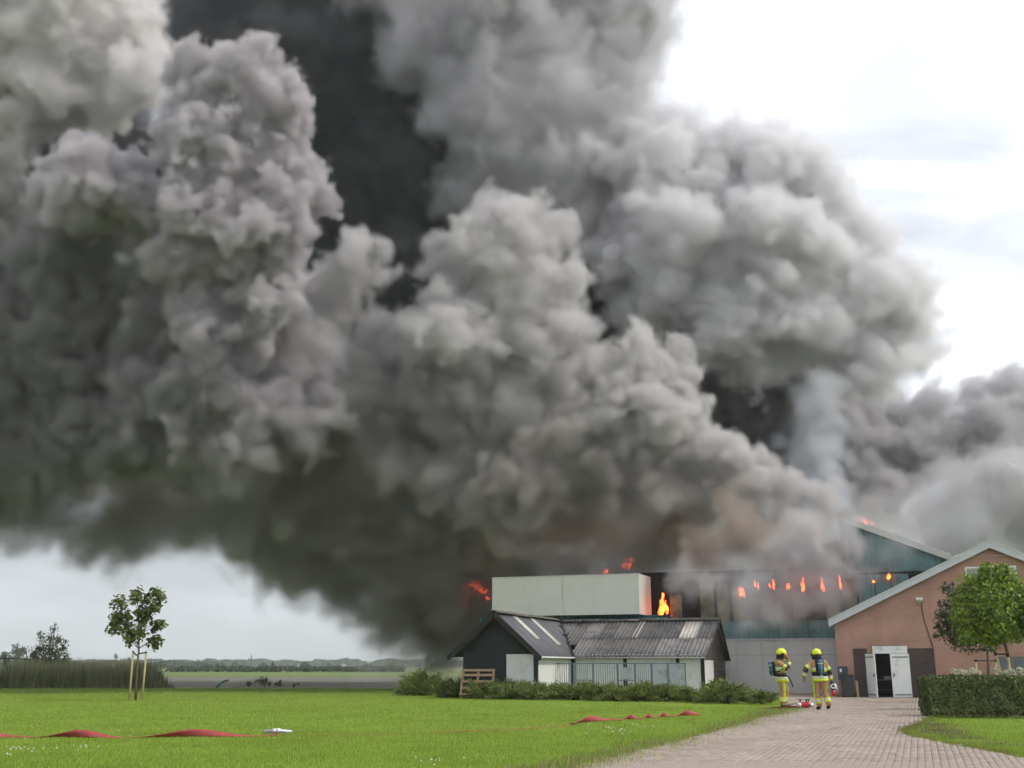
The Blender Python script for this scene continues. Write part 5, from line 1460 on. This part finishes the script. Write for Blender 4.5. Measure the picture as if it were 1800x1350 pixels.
MB().tube([(-0.2, 0, 0.1), (-0.07, 0, 0.1)], .08, 12).build('inlet_coupling', M['alu'], dv_, True)
for y_ in (-0.14, 0.16): MB().tube([(0.2, y_ * .85, 0.1), (0.27, y_ * 1.1, 0.1)], .068, 12).build('outlet_coupling', M['alu'], dv_, True)
for x_, y_ in ((-0.12, -.05), (0.08, -0.05), (0.18, .08)): MB().tube([(x_, y_, 0.19), (x_ + 0.01, y_, 0.27)], .02, 8).build('valve_wheel', m_blk, dv_, True); MB().tube([(x_ - .05, y_, 0.275), (x_ + .06, y_, 0.275)], .014, 6).build('valve_wheel', m_blk, dv_, True)
MB().tube([(-0.1, 0.0, .17), (-0.3, .3, .12), (-0.55, .5, .1)], .02, 6).build('tow_bar', M['stake'], dv_)
# ------------------------------------------------------------------ flames
m_fire = emit_mat('flame', (1.0, 0.05, 0.007), (1.0, 0.15, 0.024), 6.0)
m_glow = emit_mat('deep_flame', (1.0, 0.02, 0.004), (1.0, 0.05, 0.009), 4.5)
SOFT_FLAMES = []
def flame(c, h, w, seed, label, group, material, tongues=4):
    r_ = random.Random(seed)
    o = thing('flame', label, 'flame', c, 0, group)
    m_ = MB()
    for k in range(tongues):
        x0_ = r_.uniform(-.5, .5) * w; hh = h * r_.uniform(.5, 1.0); z0_ = -h * 0.5 + r_.uniform(0, .3) * h; ph = r_.uniform(0, 6)
        ps, rs_ = [], []
        for i in range(8):
            t = i / 7
            ps.append((x0_ + w * 0.22 * math.sin(t * 5 + ph) * t, r_.uniform(-.02, .02), z0_ + hh * t)); rs_.append(max(0.006, w * 0.26 * math.sin(PI * min(1, 0.12 + 0.88 * t)) ** 0.8 * (1 - 0.55 * t) * r_.uniform(.75, 1.2)))
        m_.tube(ps, rs_, 7)
    me = bpy.data.meshes.new('flame'); me.from_pydata(m_.v, [], m_.f); me = remesh(me, max(0.03, w * 0.06), 1); me.materials.clear(); me.materials.append(material)
    me.polygons.foreach_set('use_smooth', [True] * len(me.polygons))
    ft = link('fire_tongue', me, o)
    if material is m_glow: SOFT_FLAMES.append(ft)
    return o
def on_wall(px, py, v0):
    d = ray(px, py); c = Vector((0, 0, CAM_H)); t = (v0 - (c - ORG).dot(V)) / d.dot(V)
    return c + d * t
gl = 'bright orange flame licking through a gap in the burnt hall wall'
for i, (x, y, h, w) in enumerate(((1305, 1042, 26, 8), (1330, 1028, 18, 6), (1357, 1026, 22, 8), (1385, 1029, 20, 6), (1413, 1027, 34, 11), (1443, 1027, 34, 10), (1475, 1026, 30, 8), (1535, 1022, 9, 5), (1563, 1013, 12, 9))):
    p = on_wall(x, y, 6.2 if i < 7 else 6.05); k_ = mpp(x, y, p.y)
    flame(p, h * k_, w * k_, i, gl, 'flames in the wall gaps', m_fire, 3)
p = on_wall(1168, 1066, 6.1); flame(p, 44 * .0295, 17 * .0295, 31, 'tall orange flame beside the end of the cream box', None, m_fire, 5)
for i, (x, y, h, w, Y) in enumerate(((846, 1031, 22, 16, 64.8), (856, 1046, 12, 8, 64.2), (812, 1052, 26, 10, 65.2), (828, 1028, 16, 14, 65.0))):
    flame(at(x, y, Y), h * .05, w * .05, 40 + i, 'red flame glowing in the dark smoke left of the cream box', 'flames left of the box', m_glow, 5)
for i, (x, y, h, w) in enumerate(((1097, 997, 18, 13), (1062, 1003, 10, 9))):
    flame(at(x, y, 60.4), h * .05, w * .05, 50 + i, 'red flame flickering above the roof of the cream box', 'flames above the box', m_glow, 4)
for i, (x, y, h, w, Y) in enumerate(((1433, 938, 30, 18, 56.9), (1522, 919, 14, 18, 56.2), (884, 886, 16, 10, 60.2))):
    flame(at(x, y, Y), h * .045, w * .045, 60 + i, 'dull red flame half hidden in the smoke above the hall', 'flames in the smoke', m_glow, 4)
# ------------------------------------------------------------------ smoke
def balls_mesh(name, balls, grow=0.0):
    vs_, fs_, n = [], [], 0
    for (c, r) in balls:
        r = r + grow
        if r <= 0.12: continue
        v, f = ICO3 if r > 1.2 else ICO2
        vs_.append(v * r + c); fs_.append(f + n); n += len(v)
    return np_mesh(name, np.concatenate(vs_), np.concatenate(fs_))

def main_piece(me):
    """keep only the largest connected piece"""
    n = len(me.vertices); e = np.empty(len(me.edges) * 2, np.int32); me.edges.foreach_get('vertices', e); e = e.reshape(-1, 2)
    lab = np.arange(n)
    while True:
        m_ = np.minimum(lab[e[:, 0]], lab[e[:, 1]])
        new = lab.copy(); np.minimum.at(new, e[:, 0], m_); np.minimum.at(new, e[:, 1], m_)
        new = new[new]
        new = new[new]
        if (new == lab).all(): break
        lab = new
    ids, cnt = np.unique(lab, return_counts=True)
    if len(ids) == 1: return
    bad = lab != ids[np.argmax(cnt)]
    bm = bmesh.new(); bm.from_mesh(me); bm.verts.ensure_lookup_table()
    bmesh.ops.delete(bm, geom=[bm.verts[i] for i in np.nonzero(bad)[0]], context='VERTS')
    bm.to_mesh(me); bm.free()

def billow(me, octaves, warp):
    n = len(me.vertices)
    co = np.empty(n * 3); me.vertices.foreach_get('co', co); co = co.reshape(-1, 3)
    no = np.empty(n * 3); me.vertices.foreach_get('normal', no); no = no.reshape(-1, 3)
    base = co.copy()
    for (scale, amp) in warp:
        co = co + amp * np.stack([perlin(base / scale + 17.3 * k + scale) for k in range(3)], 1)
    d = np.zeros(n)
    q = base + 0.35 * np.stack([perlin(base * 0.9 + k * 31.7) for k in range(3)], 1)
    for (scale, amp) in octaves:
        d += amp * (1.0 - 3.4 * np.abs(perlin(q / scale + 5.1 * scale)))
    co = co + no * d[:, None]
    me.vertices.foreach_set('co', co.ravel())
    me.update()
    me.polygons.foreach_set('use_smooth', np.ones(len(me.polygons), dtype=bool))

def air_mat(name, albedo, density, aniso=0.1):
    m, n, l = new_mat(name)
    n.clear()
    o = n.new('ShaderNodeOutputMaterial'); v = n.new('ShaderNodeVolumePrincipled')
    v.inputs['Color'].default_value = (*albedo, 1)
    v.inputs['Density'].default_value = density
    v.inputs['Anisotropy'].default_value = aniso
    l.new(v.outputs['Volume'], o.inputs['Volume'])
    return m
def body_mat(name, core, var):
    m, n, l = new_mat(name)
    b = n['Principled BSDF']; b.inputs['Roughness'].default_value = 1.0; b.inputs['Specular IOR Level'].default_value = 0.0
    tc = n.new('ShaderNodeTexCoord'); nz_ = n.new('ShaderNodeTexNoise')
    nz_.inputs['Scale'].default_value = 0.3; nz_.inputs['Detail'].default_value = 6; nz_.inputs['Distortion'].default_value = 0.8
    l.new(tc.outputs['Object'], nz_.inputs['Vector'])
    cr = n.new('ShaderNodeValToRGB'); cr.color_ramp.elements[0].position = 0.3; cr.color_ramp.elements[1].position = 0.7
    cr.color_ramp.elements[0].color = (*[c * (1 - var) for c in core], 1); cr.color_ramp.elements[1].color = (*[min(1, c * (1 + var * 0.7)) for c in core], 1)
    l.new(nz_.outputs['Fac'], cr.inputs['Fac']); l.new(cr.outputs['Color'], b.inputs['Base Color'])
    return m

# ------------------------------------------------------------------ fog volume grown from a closed hull
def fog_group(name, res, lo, hi, soft, disp, freq, material, seed, holes=0.0, hole_scale=3.0):
    """density field: signed depth below the hull, roughened by billowing noise, softened over 'soft' metres"""
    ng = bpy.data.node_groups.new(name, 'GeometryNodeTree')
    ng.interface.new_socket('Geometry', in_out='INPUT', socket_type='NodeSocketGeometry')
    ng.interface.new_socket('Geometry', in_out='OUTPUT', socket_type='NodeSocketGeometry')
    N, L = ng.nodes, ng.links
    gi, go_ = N.new('NodeGroupInput'), N.new('NodeGroupOutput')
    pos = N.new('GeometryNodeInputPosition')
    def math_(op, a, b=None, c=None):
        m_ = N.new('ShaderNodeMath'); m_.operation = op
        for i, q in enumerate((a, b, c)):
            if q is None: continue
            if isinstance(q, (int, float)): m_.inputs[i].default_value = q
            else: L.new(q, m_.inputs[i])
        return m_.outputs[0]
    def vec_(op, a, b):
        m_ = N.new('ShaderNodeVectorMath'); m_.operation = op
        for i, q in enumerate((a, b)):
            if isinstance(q, tuple): m_.inputs[i].default_value = q
            else: L.new(q, m_.inputs[i])
        return m_.outputs['Value'] if op == 'DOT_PRODUCT' else m_.outputs['Vector']
    def noise_(vec, scale, detail, rough, out='Fac', dist=0.0):
        t = N.new('ShaderNodeTexNoise'); t.inputs['Scale'].default_value = scale; t.inputs['Detail'].default_value = detail; t.inputs['Roughness'].default_value = rough; t.inputs['Distortion'].default_value = dist
        L.new(vec, t.inputs['Vector']); return t.outputs[out]
    # turbulent warp of the sampling position
    off = vec_('ADD', pos.outputs[0], (seed * 7.7, seed * 3.1, seed * 1.3))
    w = noise_(off, 0.9 * freq, 2.0, 0.5, 'Color')
    w = vec_('SUBTRACT', w, (0.5, 0.5, 0.5))
    ws = N.new('ShaderNodeVectorMath'); ws.operation = 'SCALE'; ws.inputs['Scale'].default_value = disp * 1.6; L.new(w, ws.inputs[0])
    p2 = vec_('ADD', pos.outputs[0], ws.outputs['Vector'])
    prox = N.new('GeometryNodeProximity'); prox.target_element = 'FACES'
    L.new(gi.outputs[0], prox.inputs[0])
    L.new(p2, prox.inputs['Sample Position'] if 'Sample Position' in prox.inputs else prox.inputs['Source Position'])
    nrm = N.new('GeometryNodeInputNormal')
    sns = N.new('GeometryNodeSampleNearestSurface'); sns.data_type = 'FLOAT_VECTOR'
    L.new(gi.outputs[0], sns.inputs[0]); L.new(nrm.outputs[0], sns.inputs['Value']); L.new(p2, sns.inputs['Sample Position'])
    d = vec_('SUBTRACT', prox.outputs['Position'], p2)
    sgn = math_('SIGN', vec_('DOT_PRODUCT', d, sns.outputs['Value']))
    depth = math_('MULTIPLY', prox.outputs['Distance'], sgn)
    # billows: ridged noise at falling scales
    tot = depth
    for (sc, amp) in ((0.8, 0.55), (1.7, 0.3), (3.6, 0.15)):
        n_ = noise_(off, sc * freq, 1.0, 0.5)
        b_ = math_('ABSOLUTE', math_('SUBTRACT', n_, 0.5))
        tot = math_('MULTIPLY_ADD', b_, 7.0 * disp * amp, math_('ADD', tot, -0.6 * disp * amp))
    mr = N.new('ShaderNodeMapRange'); mr.interpolation_type = 'SMOOTHSTEP'
    mr.inputs['From Min'].default_value = 0.0; mr.inputs['From Max'].default_value = soft
    L.new(tot, mr.inputs['Value'])
    den = mr.outputs['Result']
    if holes:
        h = noise_(off, 1.0 / hole_scale, 5.0, 0.6, dist=0.4)
        hm = N.new('ShaderNodeMapRange'); hm.inputs['From Min'].default_value = 0.38; hm.inputs['From Max'].default_value = 0.6; hm.inputs['To Min'].default_value = 1 - holes; L.new(h, hm.inputs['Value'])
        den = math_('MULTIPLY', den, hm.outputs['Result'])
    vc = N.new('GeometryNodeVolumeCube')
    L.new(den, vc.inputs['Density'])
    vc.inputs['Min'].default_value = lo; vc.inputs['Max'].default_value = hi
    for k, q in zip('XYZ', res): vc.inputs['Resolution ' + k].default_value = int(q)
    sm = N.new('GeometryNodeSetMaterial'); sm.inputs['Material'].default_value = material
    L.new(vc.outputs[0], sm.inputs[0]); L.new(sm.outputs[0], go_.inputs[0])
    return ng

def fog_mat(name, albedo, density, aniso=0.0):
    m, n, l = new_mat(name)
    n.clear()
    o = n.new('ShaderNodeOutputMaterial'); v = n.new('ShaderNodeVolumePrincipled')
    v.inputs['Color'].default_value = (*albedo, 1); v.inputs['Density'].default_value = density; v.inputs['Anisotropy'].default_value = aniso
    l.new(v.outputs['Volume'], o.inputs['Volume'])
    return m
FOGS, VOX = [], 0.0
def fog(ob, vox, soft, disp, freq, material, seed, **kw):
    co = np.empty(len(ob.data.vertices) * 3, np.float32); ob.data.vertices.foreach_get('co', co); co = co.reshape(-1, 3)
    lo, hi = co.min(0) - 0.5 * disp - 0.2, co.max(0) + 0.5 * disp + 0.2
    res = np.maximum(8, np.ceil((hi - lo) / vox)).astype(int)
    FOGS.append((ob, fog_group('fog', res, tuple(lo), tuple(hi), soft, disp, freq, material, seed, **kw)))
    global VOX
    VOX += res.prod() / 1e6

SOFT = ((2.2, 0.25), (1.1, 0.12))
def plume(label, lobes, albedo, core, density, vox=0.2, soft=0.4, disp=0.9, freq=0.8, kids=(11, 4), kid_r=(0.25, 0.55), inset=1.2, seed=1,
          warp=((4.5, 1.3), (1.8, 0.45)), var=0.25, body=True, reach=0.8, name='smoke_plume', holes=0.0, hole_scale=3.0, aniso=0.1):
    rnd = random.Random(seed)
    balls = []
    for (px, py, rp, Y) in lobes:
        c = np.array(at(px, py, Y)); r = rp * mpp(px, py, Y)
        balls.append((c, r * 0.92))
        for _ in range(kids[0]):
            z = rnd.uniform(-1, 1); a = rnd.uniform(0, 2 * PI); s = math.sqrt(1 - z * z)
            d = np.array([s * math.cos(a), -abs(s * math.sin(a)) if rnd.random() < 0.8 else s * math.sin(a), z])
            r1 = r * (kid_r[0] + (kid_r[1] - kid_r[0]) * rnd.random() ** 1.5); c1 = c + d * (r * reach)
            balls.append((c1, r1))
            for _ in range(kids[1]):
                z2 = rnd.uniform(-1, 1); a2 = rnd.uniform(0, 2 * PI); s2 = math.sqrt(1 - z2 * z2)
                d2 = np.array([s2 * math.cos(a2), s2 * math.sin(a2), z2]) + d * 0.7; d2 /= np.linalg.norm(d2)
                r2 = r1 * rnd.uniform(0.25, 0.5)
                if r2 > 0.3: balls.append((c1 + d2 * r1 * 0.88, r2))
    hv = max(0.26, vox * 1.5)
    def hull(nm, grow, material):
        me = remesh(balls_mesh(nm, balls, grow), hv, 2)
        main_piece(me)
        billow(me, SOFT[:1], warp)
        me.materials.clear(); me.materials.append(material)
        return me
    air = fog_mat('smoke_air', albedo, density, aniso)
    edge = link('smoke_edge' if body else name, hull('smoke_edge', 0.0, air))
    fog(edge, vox, soft, disp, freq, air, seed, holes=holes, hole_scale=hole_scale)
    edge['kind'] = 'stuff'
    root = edge
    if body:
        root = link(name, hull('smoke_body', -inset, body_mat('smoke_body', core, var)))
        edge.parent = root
    return tag(root, label, 'smoke', 'smoke of the burning hall' if body else None)

def lobes(Y, pts, dy=0.0, seed=3):
    rnd = random.Random(seed)
    return [(x, y, r, Y + rnd.uniform(-dy, dy)) for (x, y, r) in pts]

plume('crisp pale grey smoke column billowing like cauliflower above the staked sapling', lobes(57, [
    (435,140,66),(380,200,84),(480,200,74),(500,290,70),(430,300,100),(330,260,64),(300,215,40),(425,95,30),
    (370,380,88),(470,400,78),(520,340,44),(340,480,68),(430,490,78),(500,470,56),(290,400,60),
    (160,340,78),(90,322,44),(215,310,58),(240,370,60),
    (360,565,68),(430,585,72),(470,545,48),(410,650,60)], 1.8),
    (0.7,0.665,0.685), (0.41,0.386,0.398), 2.4, vox=0.15, soft=0.5, disp=1.0, freq=0.56, kids=(13,5), seed=4, inset=1.0)
plume('mid grey smoke rolls clinging to both flanks of the pale column', lobes(59.5, [
    (240,470,58),(180,450,56),(290,560,56),(255,620,60),(300,700,50),(240,700,60),(520,560,48),(540,640,58),(500,650,48),(530,770,62),(470,820,50),(300,840,40),(140,420,50),(560,700,50),(250,800,56),(400,850,50),(60,420,50)], 1.0) + lobes(57.6, [(400,690,84),(350,745,64),(440,765,74),(495,720,52),(330,800,44),(400,820,46),(320,655,50)], 1.0),
    (0.54,0.517,0.526), (0.23,0.22,0.222), 1.6, vox=0.19, soft=0.7, disp=1.1, freq=0.52, seed=21, inset=1.1, var=0.4)
plume('dim grey lower smoke rolling behind the crisp pale column', lobes(61.5, [
    (100,500,100),(220,560,84),(60,650,110),(180,690,100),(280,640,54),(90,790,85),(200,780,80),(0,440,90),(-60,560,120),(-70,740,140),(290,740,66),(30,380,60),(-20,330,70),(280,520,60),(-60,400,100),(10,300,50)], 2.0),
    (0.42,0.405,0.4), (0.15,0.144,0.142), 1.6, vox=0.24, soft=0.6, disp=1.1, freq=0.65, seed=5, inset=1.4, var=0.4)
plume('smooth pale beige smoke bulging at the top beside the black smoke', lobes(65, [
    (60,60,115),(180,60,105),(240,60,62),(40,180,80),(150,175,74),(285,95,30),(230,150,54),(-60,120,130),(110,-60,130),(-60,-30,120),(30,250,50)], 2),
    (0.93,0.9,0.885), (0.78,0.745,0.73), 1.4, vox=0.25, soft=0.6, disp=0.9, freq=0.55, kids=(9,4), seed=6, inset=1.3)
plume('black sooty smoke in the hollow between the pale plumes', lobes(90, [
    (520,150,200),(650,300,180),(420,60,150),(620,430,150),(750,420,120),(560,-50,180),(300,330,120),(800,600,200),(500,600,200),(250,560,200),(100,420,160),(1000,500,200),(1100,700,200),(1300,740,140),(650,780,200),(300,780,150),(950,850,160),(1310,840,90),(120,640,150),(150,250,140),(720,60,150),(760,200,120)], 2),
    (0.13,0.13,0.132), (0.03,0.03,0.031), 0.5, vox=0.6, soft=1.5, disp=2.0, freq=0.35, kids=(7,3), seed=7, inset=2.5)
plume('broad soft grey smoke cloud at the top against the white sky', lobes(80, [
    (760,20,102),(924,0,165),(1074,30,137),(1139,60,51),(1024,160,147),(904,220,134),(1104,200,89),(770,150,66),(1184,50,34),(974,330,123),(1024,-100,160),(830,330,76),(700,-30,108),(1084,300,87),(700,120,55)], 3),
    (0.77,0.75,0.755), (0.4,0.388,0.39), 0.55, vox=0.33, soft=1.5, disp=1.5, freq=0.45, kids=(9,4), seed=8, inset=2.4, var=0.35, holes=0.5, hole_scale=4.0)
plume('tall rounded grey smoke dome rising in the middle of the fire', lobes(63, [
    (890,400,84),(940,420,70),(830,480,80),(900,520,120),(990,520,70),(1010,590,60),(800,600,98),(930,640,115),(740,560,46),
    (620,470,70),(570,520,60),(650,500,42),(690,620,76),(570,610,76),(1050,640,44)], 1.8),
    (0.78,0.757,0.752), (0.5,0.48,0.475), 1.3, vox=0.2, soft=0.75, disp=1.05, freq=0.47, kids=(11,4), kid_r=(0.2,0.5), seed=9, inset=1.4, var=0.3, reach=0.76)
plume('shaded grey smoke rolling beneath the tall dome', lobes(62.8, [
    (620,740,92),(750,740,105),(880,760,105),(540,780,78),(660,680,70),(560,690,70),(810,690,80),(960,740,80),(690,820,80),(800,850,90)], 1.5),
    (0.53,0.515,0.5), (0.22,0.212,0.2), 1.0, vox=0.25, soft=1.0, disp=1.2, freq=0.55, kids=(9,4), kid_r=(0.2,0.5), seed=22, inset=1.7, var=0.35, reach=0.76)  # lower albedo than the dome, its underside shade put into the colour
plume('large grey smoke bank on the right with a ragged upper edge', lobes(78, [
    (1130,290,100),(1230,330,109),(1340,300,89),(1260,252,46),(1370,250,51),(1440,300,51),(1498,290,23),(1485,325,29),(1180,430,132),(1330,430,121),(1450,420,89),(1530,450,57),
    (1400,540,132),(1540,520,98),(1600,500,53),(1280,560,109),(1500,600,89),(1580,570,68),(1330,640,66),(1600,620,51),(1645,615,29),(1550,655,57),(1180,560,98),(1560,400,25),(1465,360,44)], 2.2),
    (0.94,0.922,0.93), (0.75,0.73,0.737), 1.1, vox=0.26, soft=0.9, disp=1.3, freq=0.46, seed=10, inset=1.7, var=0.35, holes=0.3, hole_scale=3.5)
plume('pale smoke ridge sliding down towards the burning roof', lobes(59.5, [
    (1150,650,60),(1190,640,36),(1110,690,66),(1060,660,40),(1200,730,50),(1250,770,44),(1300,800,44),(1340,830,33),(1400,860,32),(1440,882,27),(1465,893,17),
    (1150,760,70),(1240,820,54),(1320,860,40),(1070,740,60)], 1.0),
    (0.78,0.752,0.747), (0.5,0.478,0.467), 1.8, vox=0.16, soft=0.5, disp=0.9, freq=0.58, kids=(12,5), kid_r=(0.22,0.55), seed=11, inset=1.0, var=0.3)
plume('grey smoke tinted brown as fire glow, boiling below the pale ridge', lobes(60.2, [(1150,850,80),(1050,840,85),(950,850,90),(1250,870,62),(1330,900,46),(1380,900,30),(1000,780,70),(880,880,80)], 0.8),
    (0.58,0.545,0.515), (0.3,0.275,0.25), 1.2, vox=0.22, soft=0.7, disp=1.0, freq=0.65, kid_r=(0.22,0.5), seed=23, inset=1.3, var=0.35)  # brownish albedo carries the glow of the flames beneath
plume('blue grey steam column standing behind the smoke ridge', lobes(74, [(1420,720,46),(1440,790,56),(1465,860,60),(1400,790,38),(1450,920,70),(1470,740,40),(1400,850,40),(1440,690,50)], 0.5),
    (0.78,0.79,0.83), (0.46,0.47,0.5), 0.6, vox=0.3, soft=1.2, disp=1.0, freq=0.5, kids=(8,4), seed=12, inset=1.6)
plume('dark grey rolling smoke above the brick barn', lobes(88, [
    (1640,700,40),(1700,690,34),(1760,700,52),(1810,690,48),(1570,740,54),(1620,780,72),(1740,780,82),(1540,820,66),(1830,780,90),(1500,760,70),(1490,700,60),(1440,690,70),(1560,790,70),(1400,740,60),(1420,820,80),(1500,850,80)], 1.5),
    (0.7,0.68,0.69), (0.36,0.345,0.355), 1.2, vox=0.34, soft=0.7, disp=1.1, freq=0.6, seed=13, inset=1.6)
plume('soft light grey smoke spilling behind the brick barn roof', lobes(80, [
    (1720,820,54),(1680,850,64),(1780,850,84),(1560,890,54),(1620,890,54),(1700,920,80),(1500,890,46),(1790,940,80),(1600,940,60),(1520,960,60),(1700,1000,90),(1830,900,90),(1580,1000,60)], 1.5),
    (0.8,0.78,0.79), (0.48,0.465,0.472), 0.6, vox=0.36, soft=1.4, disp=1.1, freq=0.5, kids=(8,4), seed=14, inset=1.9)
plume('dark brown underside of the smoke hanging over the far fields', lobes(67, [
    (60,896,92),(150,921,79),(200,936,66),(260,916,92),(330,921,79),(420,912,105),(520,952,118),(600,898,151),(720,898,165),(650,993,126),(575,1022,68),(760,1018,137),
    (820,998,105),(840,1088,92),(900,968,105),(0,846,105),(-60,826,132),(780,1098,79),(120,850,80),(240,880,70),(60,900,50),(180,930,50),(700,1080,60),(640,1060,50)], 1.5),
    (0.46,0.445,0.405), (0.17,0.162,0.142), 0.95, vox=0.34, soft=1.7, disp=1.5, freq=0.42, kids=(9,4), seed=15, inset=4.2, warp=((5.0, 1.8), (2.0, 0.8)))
plume('smoke tinted red brown as fire glow, pouring over the burning wall',
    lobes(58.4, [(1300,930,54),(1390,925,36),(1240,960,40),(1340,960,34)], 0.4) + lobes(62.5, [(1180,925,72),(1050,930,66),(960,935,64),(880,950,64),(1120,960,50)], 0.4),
    (0.64,0.55,0.49), (0.38,0.315,0.27), 1.0, vox=0.22, soft=0.8, disp=0.9, freq=0.65, kids=(10,4), seed=16, inset=1.3)  # reddish albedo stands for flame light within the smoke
plume('dark smoke filling the burnt out hall behind the torn wall', lobes(66, [(x, 985 + 18 * math.sin(x * .02), 62) for x in range(880, 1600, 52)] + [(x, 930, 60) for x in range(1120, 1560, 80)], 1.2),
    (0.5,0.48,0.465), (0.25,0.238,0.225), 0.9, vox=0.4, soft=1.0, disp=1.0, freq=0.55, kids=(7,3), seed=20, inset=1.5)
plume('soft grey smoke curling off the broken edge of the teal gable', lobes(55.3, [(1425,925,52),(1462,950,44),(1425,985,46),(1500,922,32),(1395,950,50),(1455,990,38),(1510,955,30)], 0.3),
    (0.76,0.74,0.735), (0.4,0.37,0.31), 1.5, vox=0.17, soft=0.9, disp=0.9, freq=0.8, kids=(9,4), seed=25, body=False, name='smoke_veil')
plume('thin tan smoke drifting low over the field beside the shed', lobes(70, [(700,1085,70),(640,1085,56),(760,1110,70),(590,1060,46),(690,1135,60),(740,1150,60),(820,1130,60),(640,1130,44),(780,1180,50),(720,1175,44),(540,1040,40)], 1.0),
    (0.74,0.69,0.6), (0.4,0.37,0.31), 0.6, vox=0.32, soft=2.0, disp=1.6, freq=0.5, kids=(8,4), seed=17, body=False, name='smoke_veil', holes=0.8, hole_scale=2.5)
plume('thin bluish smoke veil before the teal hall wall', lobes(55.4, [(1300,1070,60),(1380,1050,64),(1450,1040,64),(1520,1010,56),(1480,960,60),(1400,980,64),(1310,1000,56),(1220,1010,50),(1560,985,54),(1610,985,44),(1540,955,40)], 0.3),
    (0.76,0.77,0.78), (0.4,0.37,0.31), 0.95, vox=0.26, soft=1.6, disp=1.0, freq=0.6, kids=(8,4), seed=18, body=False, name='smoke_veil', holes=0.6, hole_scale=1.6)
plume('thin grey wisps drifting across the black smoke', lobes(84, [(560,170,60),(640,330,70),(800,400,60),(850,360,60),(700,230,70),(680,430,60),(450,40,55),(620,60,80),(720,330,70),(560,330,50),(600,250,50),(1060,530,60),(1270,700,80),(1340,720,60),(900,330,60),(980,420,60),(1150,620,70)], 1.0),
    (0.6,0.6,0.61), (0.4,0.37,0.31), 0.16, vox=0.45, soft=2.0, disp=2.0, freq=0.4, kids=(8,4), seed=24, body=False, name='smoke_veil', holes=0.95, hole_scale=4.0)
plume('faint grey smoke lying low over the ploughed field', lobes(100, [(350,1190,40),(450,1190,38),(550,1186,42),(650,1184,46),(740,1178,50)], 6),
    (0.75,0.75,0.76), (0.4,0.37,0.31), 0.06, vox=0.5, soft=1.5, disp=1.0, freq=0.5, kids=(5,3), seed=19, body=False, name='smoke_veil')

# ------------------------------------------------------------------ haze in the air over the fields
hz = MB().box(-2500, 2500, -40, 2600, -1.5, 95).build('haze', air_mat('haze_air', (0.92, 0.95, 1.0), 0.00036, 0.3), None)
hz['kind'] = 'stuff'; hz['label'] = 'pale haze in the air over the far fields'; hz['category'] = 'haze'

# soft flames: glowing gas instead of a hard skin
def fire_mat():
    m, n, l = new_mat('glowing_gas')
    n.clear()
    o = n.new('ShaderNodeOutputMaterial'); v = n.new('ShaderNodeVolumePrincipled'); a = n.new('ShaderNodeAttribute'); a.attribute_name = 'density'
    v.inputs['Density'].default_value = 0.6; v.inputs['Color'].default_value = (0.3, 0.2, 0.15, 1)
    v.inputs['Emission Color'].default_value = (1.0, 0.085, 0.02, 1)
    k = n.new('ShaderNodeMath'); k.operation = 'MULTIPLY'; k.inputs[1].default_value = 7.0
    l.new(a.outputs['Fac'], k.inputs[0]); l.new(k.outputs[0], v.inputs['Emission Strength'])
    l.new(v.outputs['Volume'], o.inputs['Volume'])
    return m
gas = fire_mat()
for k_, ob in enumerate(SOFT_FLAMES):
    fog(ob, 0.055, 0.22, 0.22, 3.0, gas, 100 + k_)
    ob['kind'] = 'stuff'
for ob, grp in FOGS:                       # last, so that nothing evaluates them twice
    ob.modifiers.new('fog', 'NODES').node_group = grp
print('fog voxels (million)', VOX)
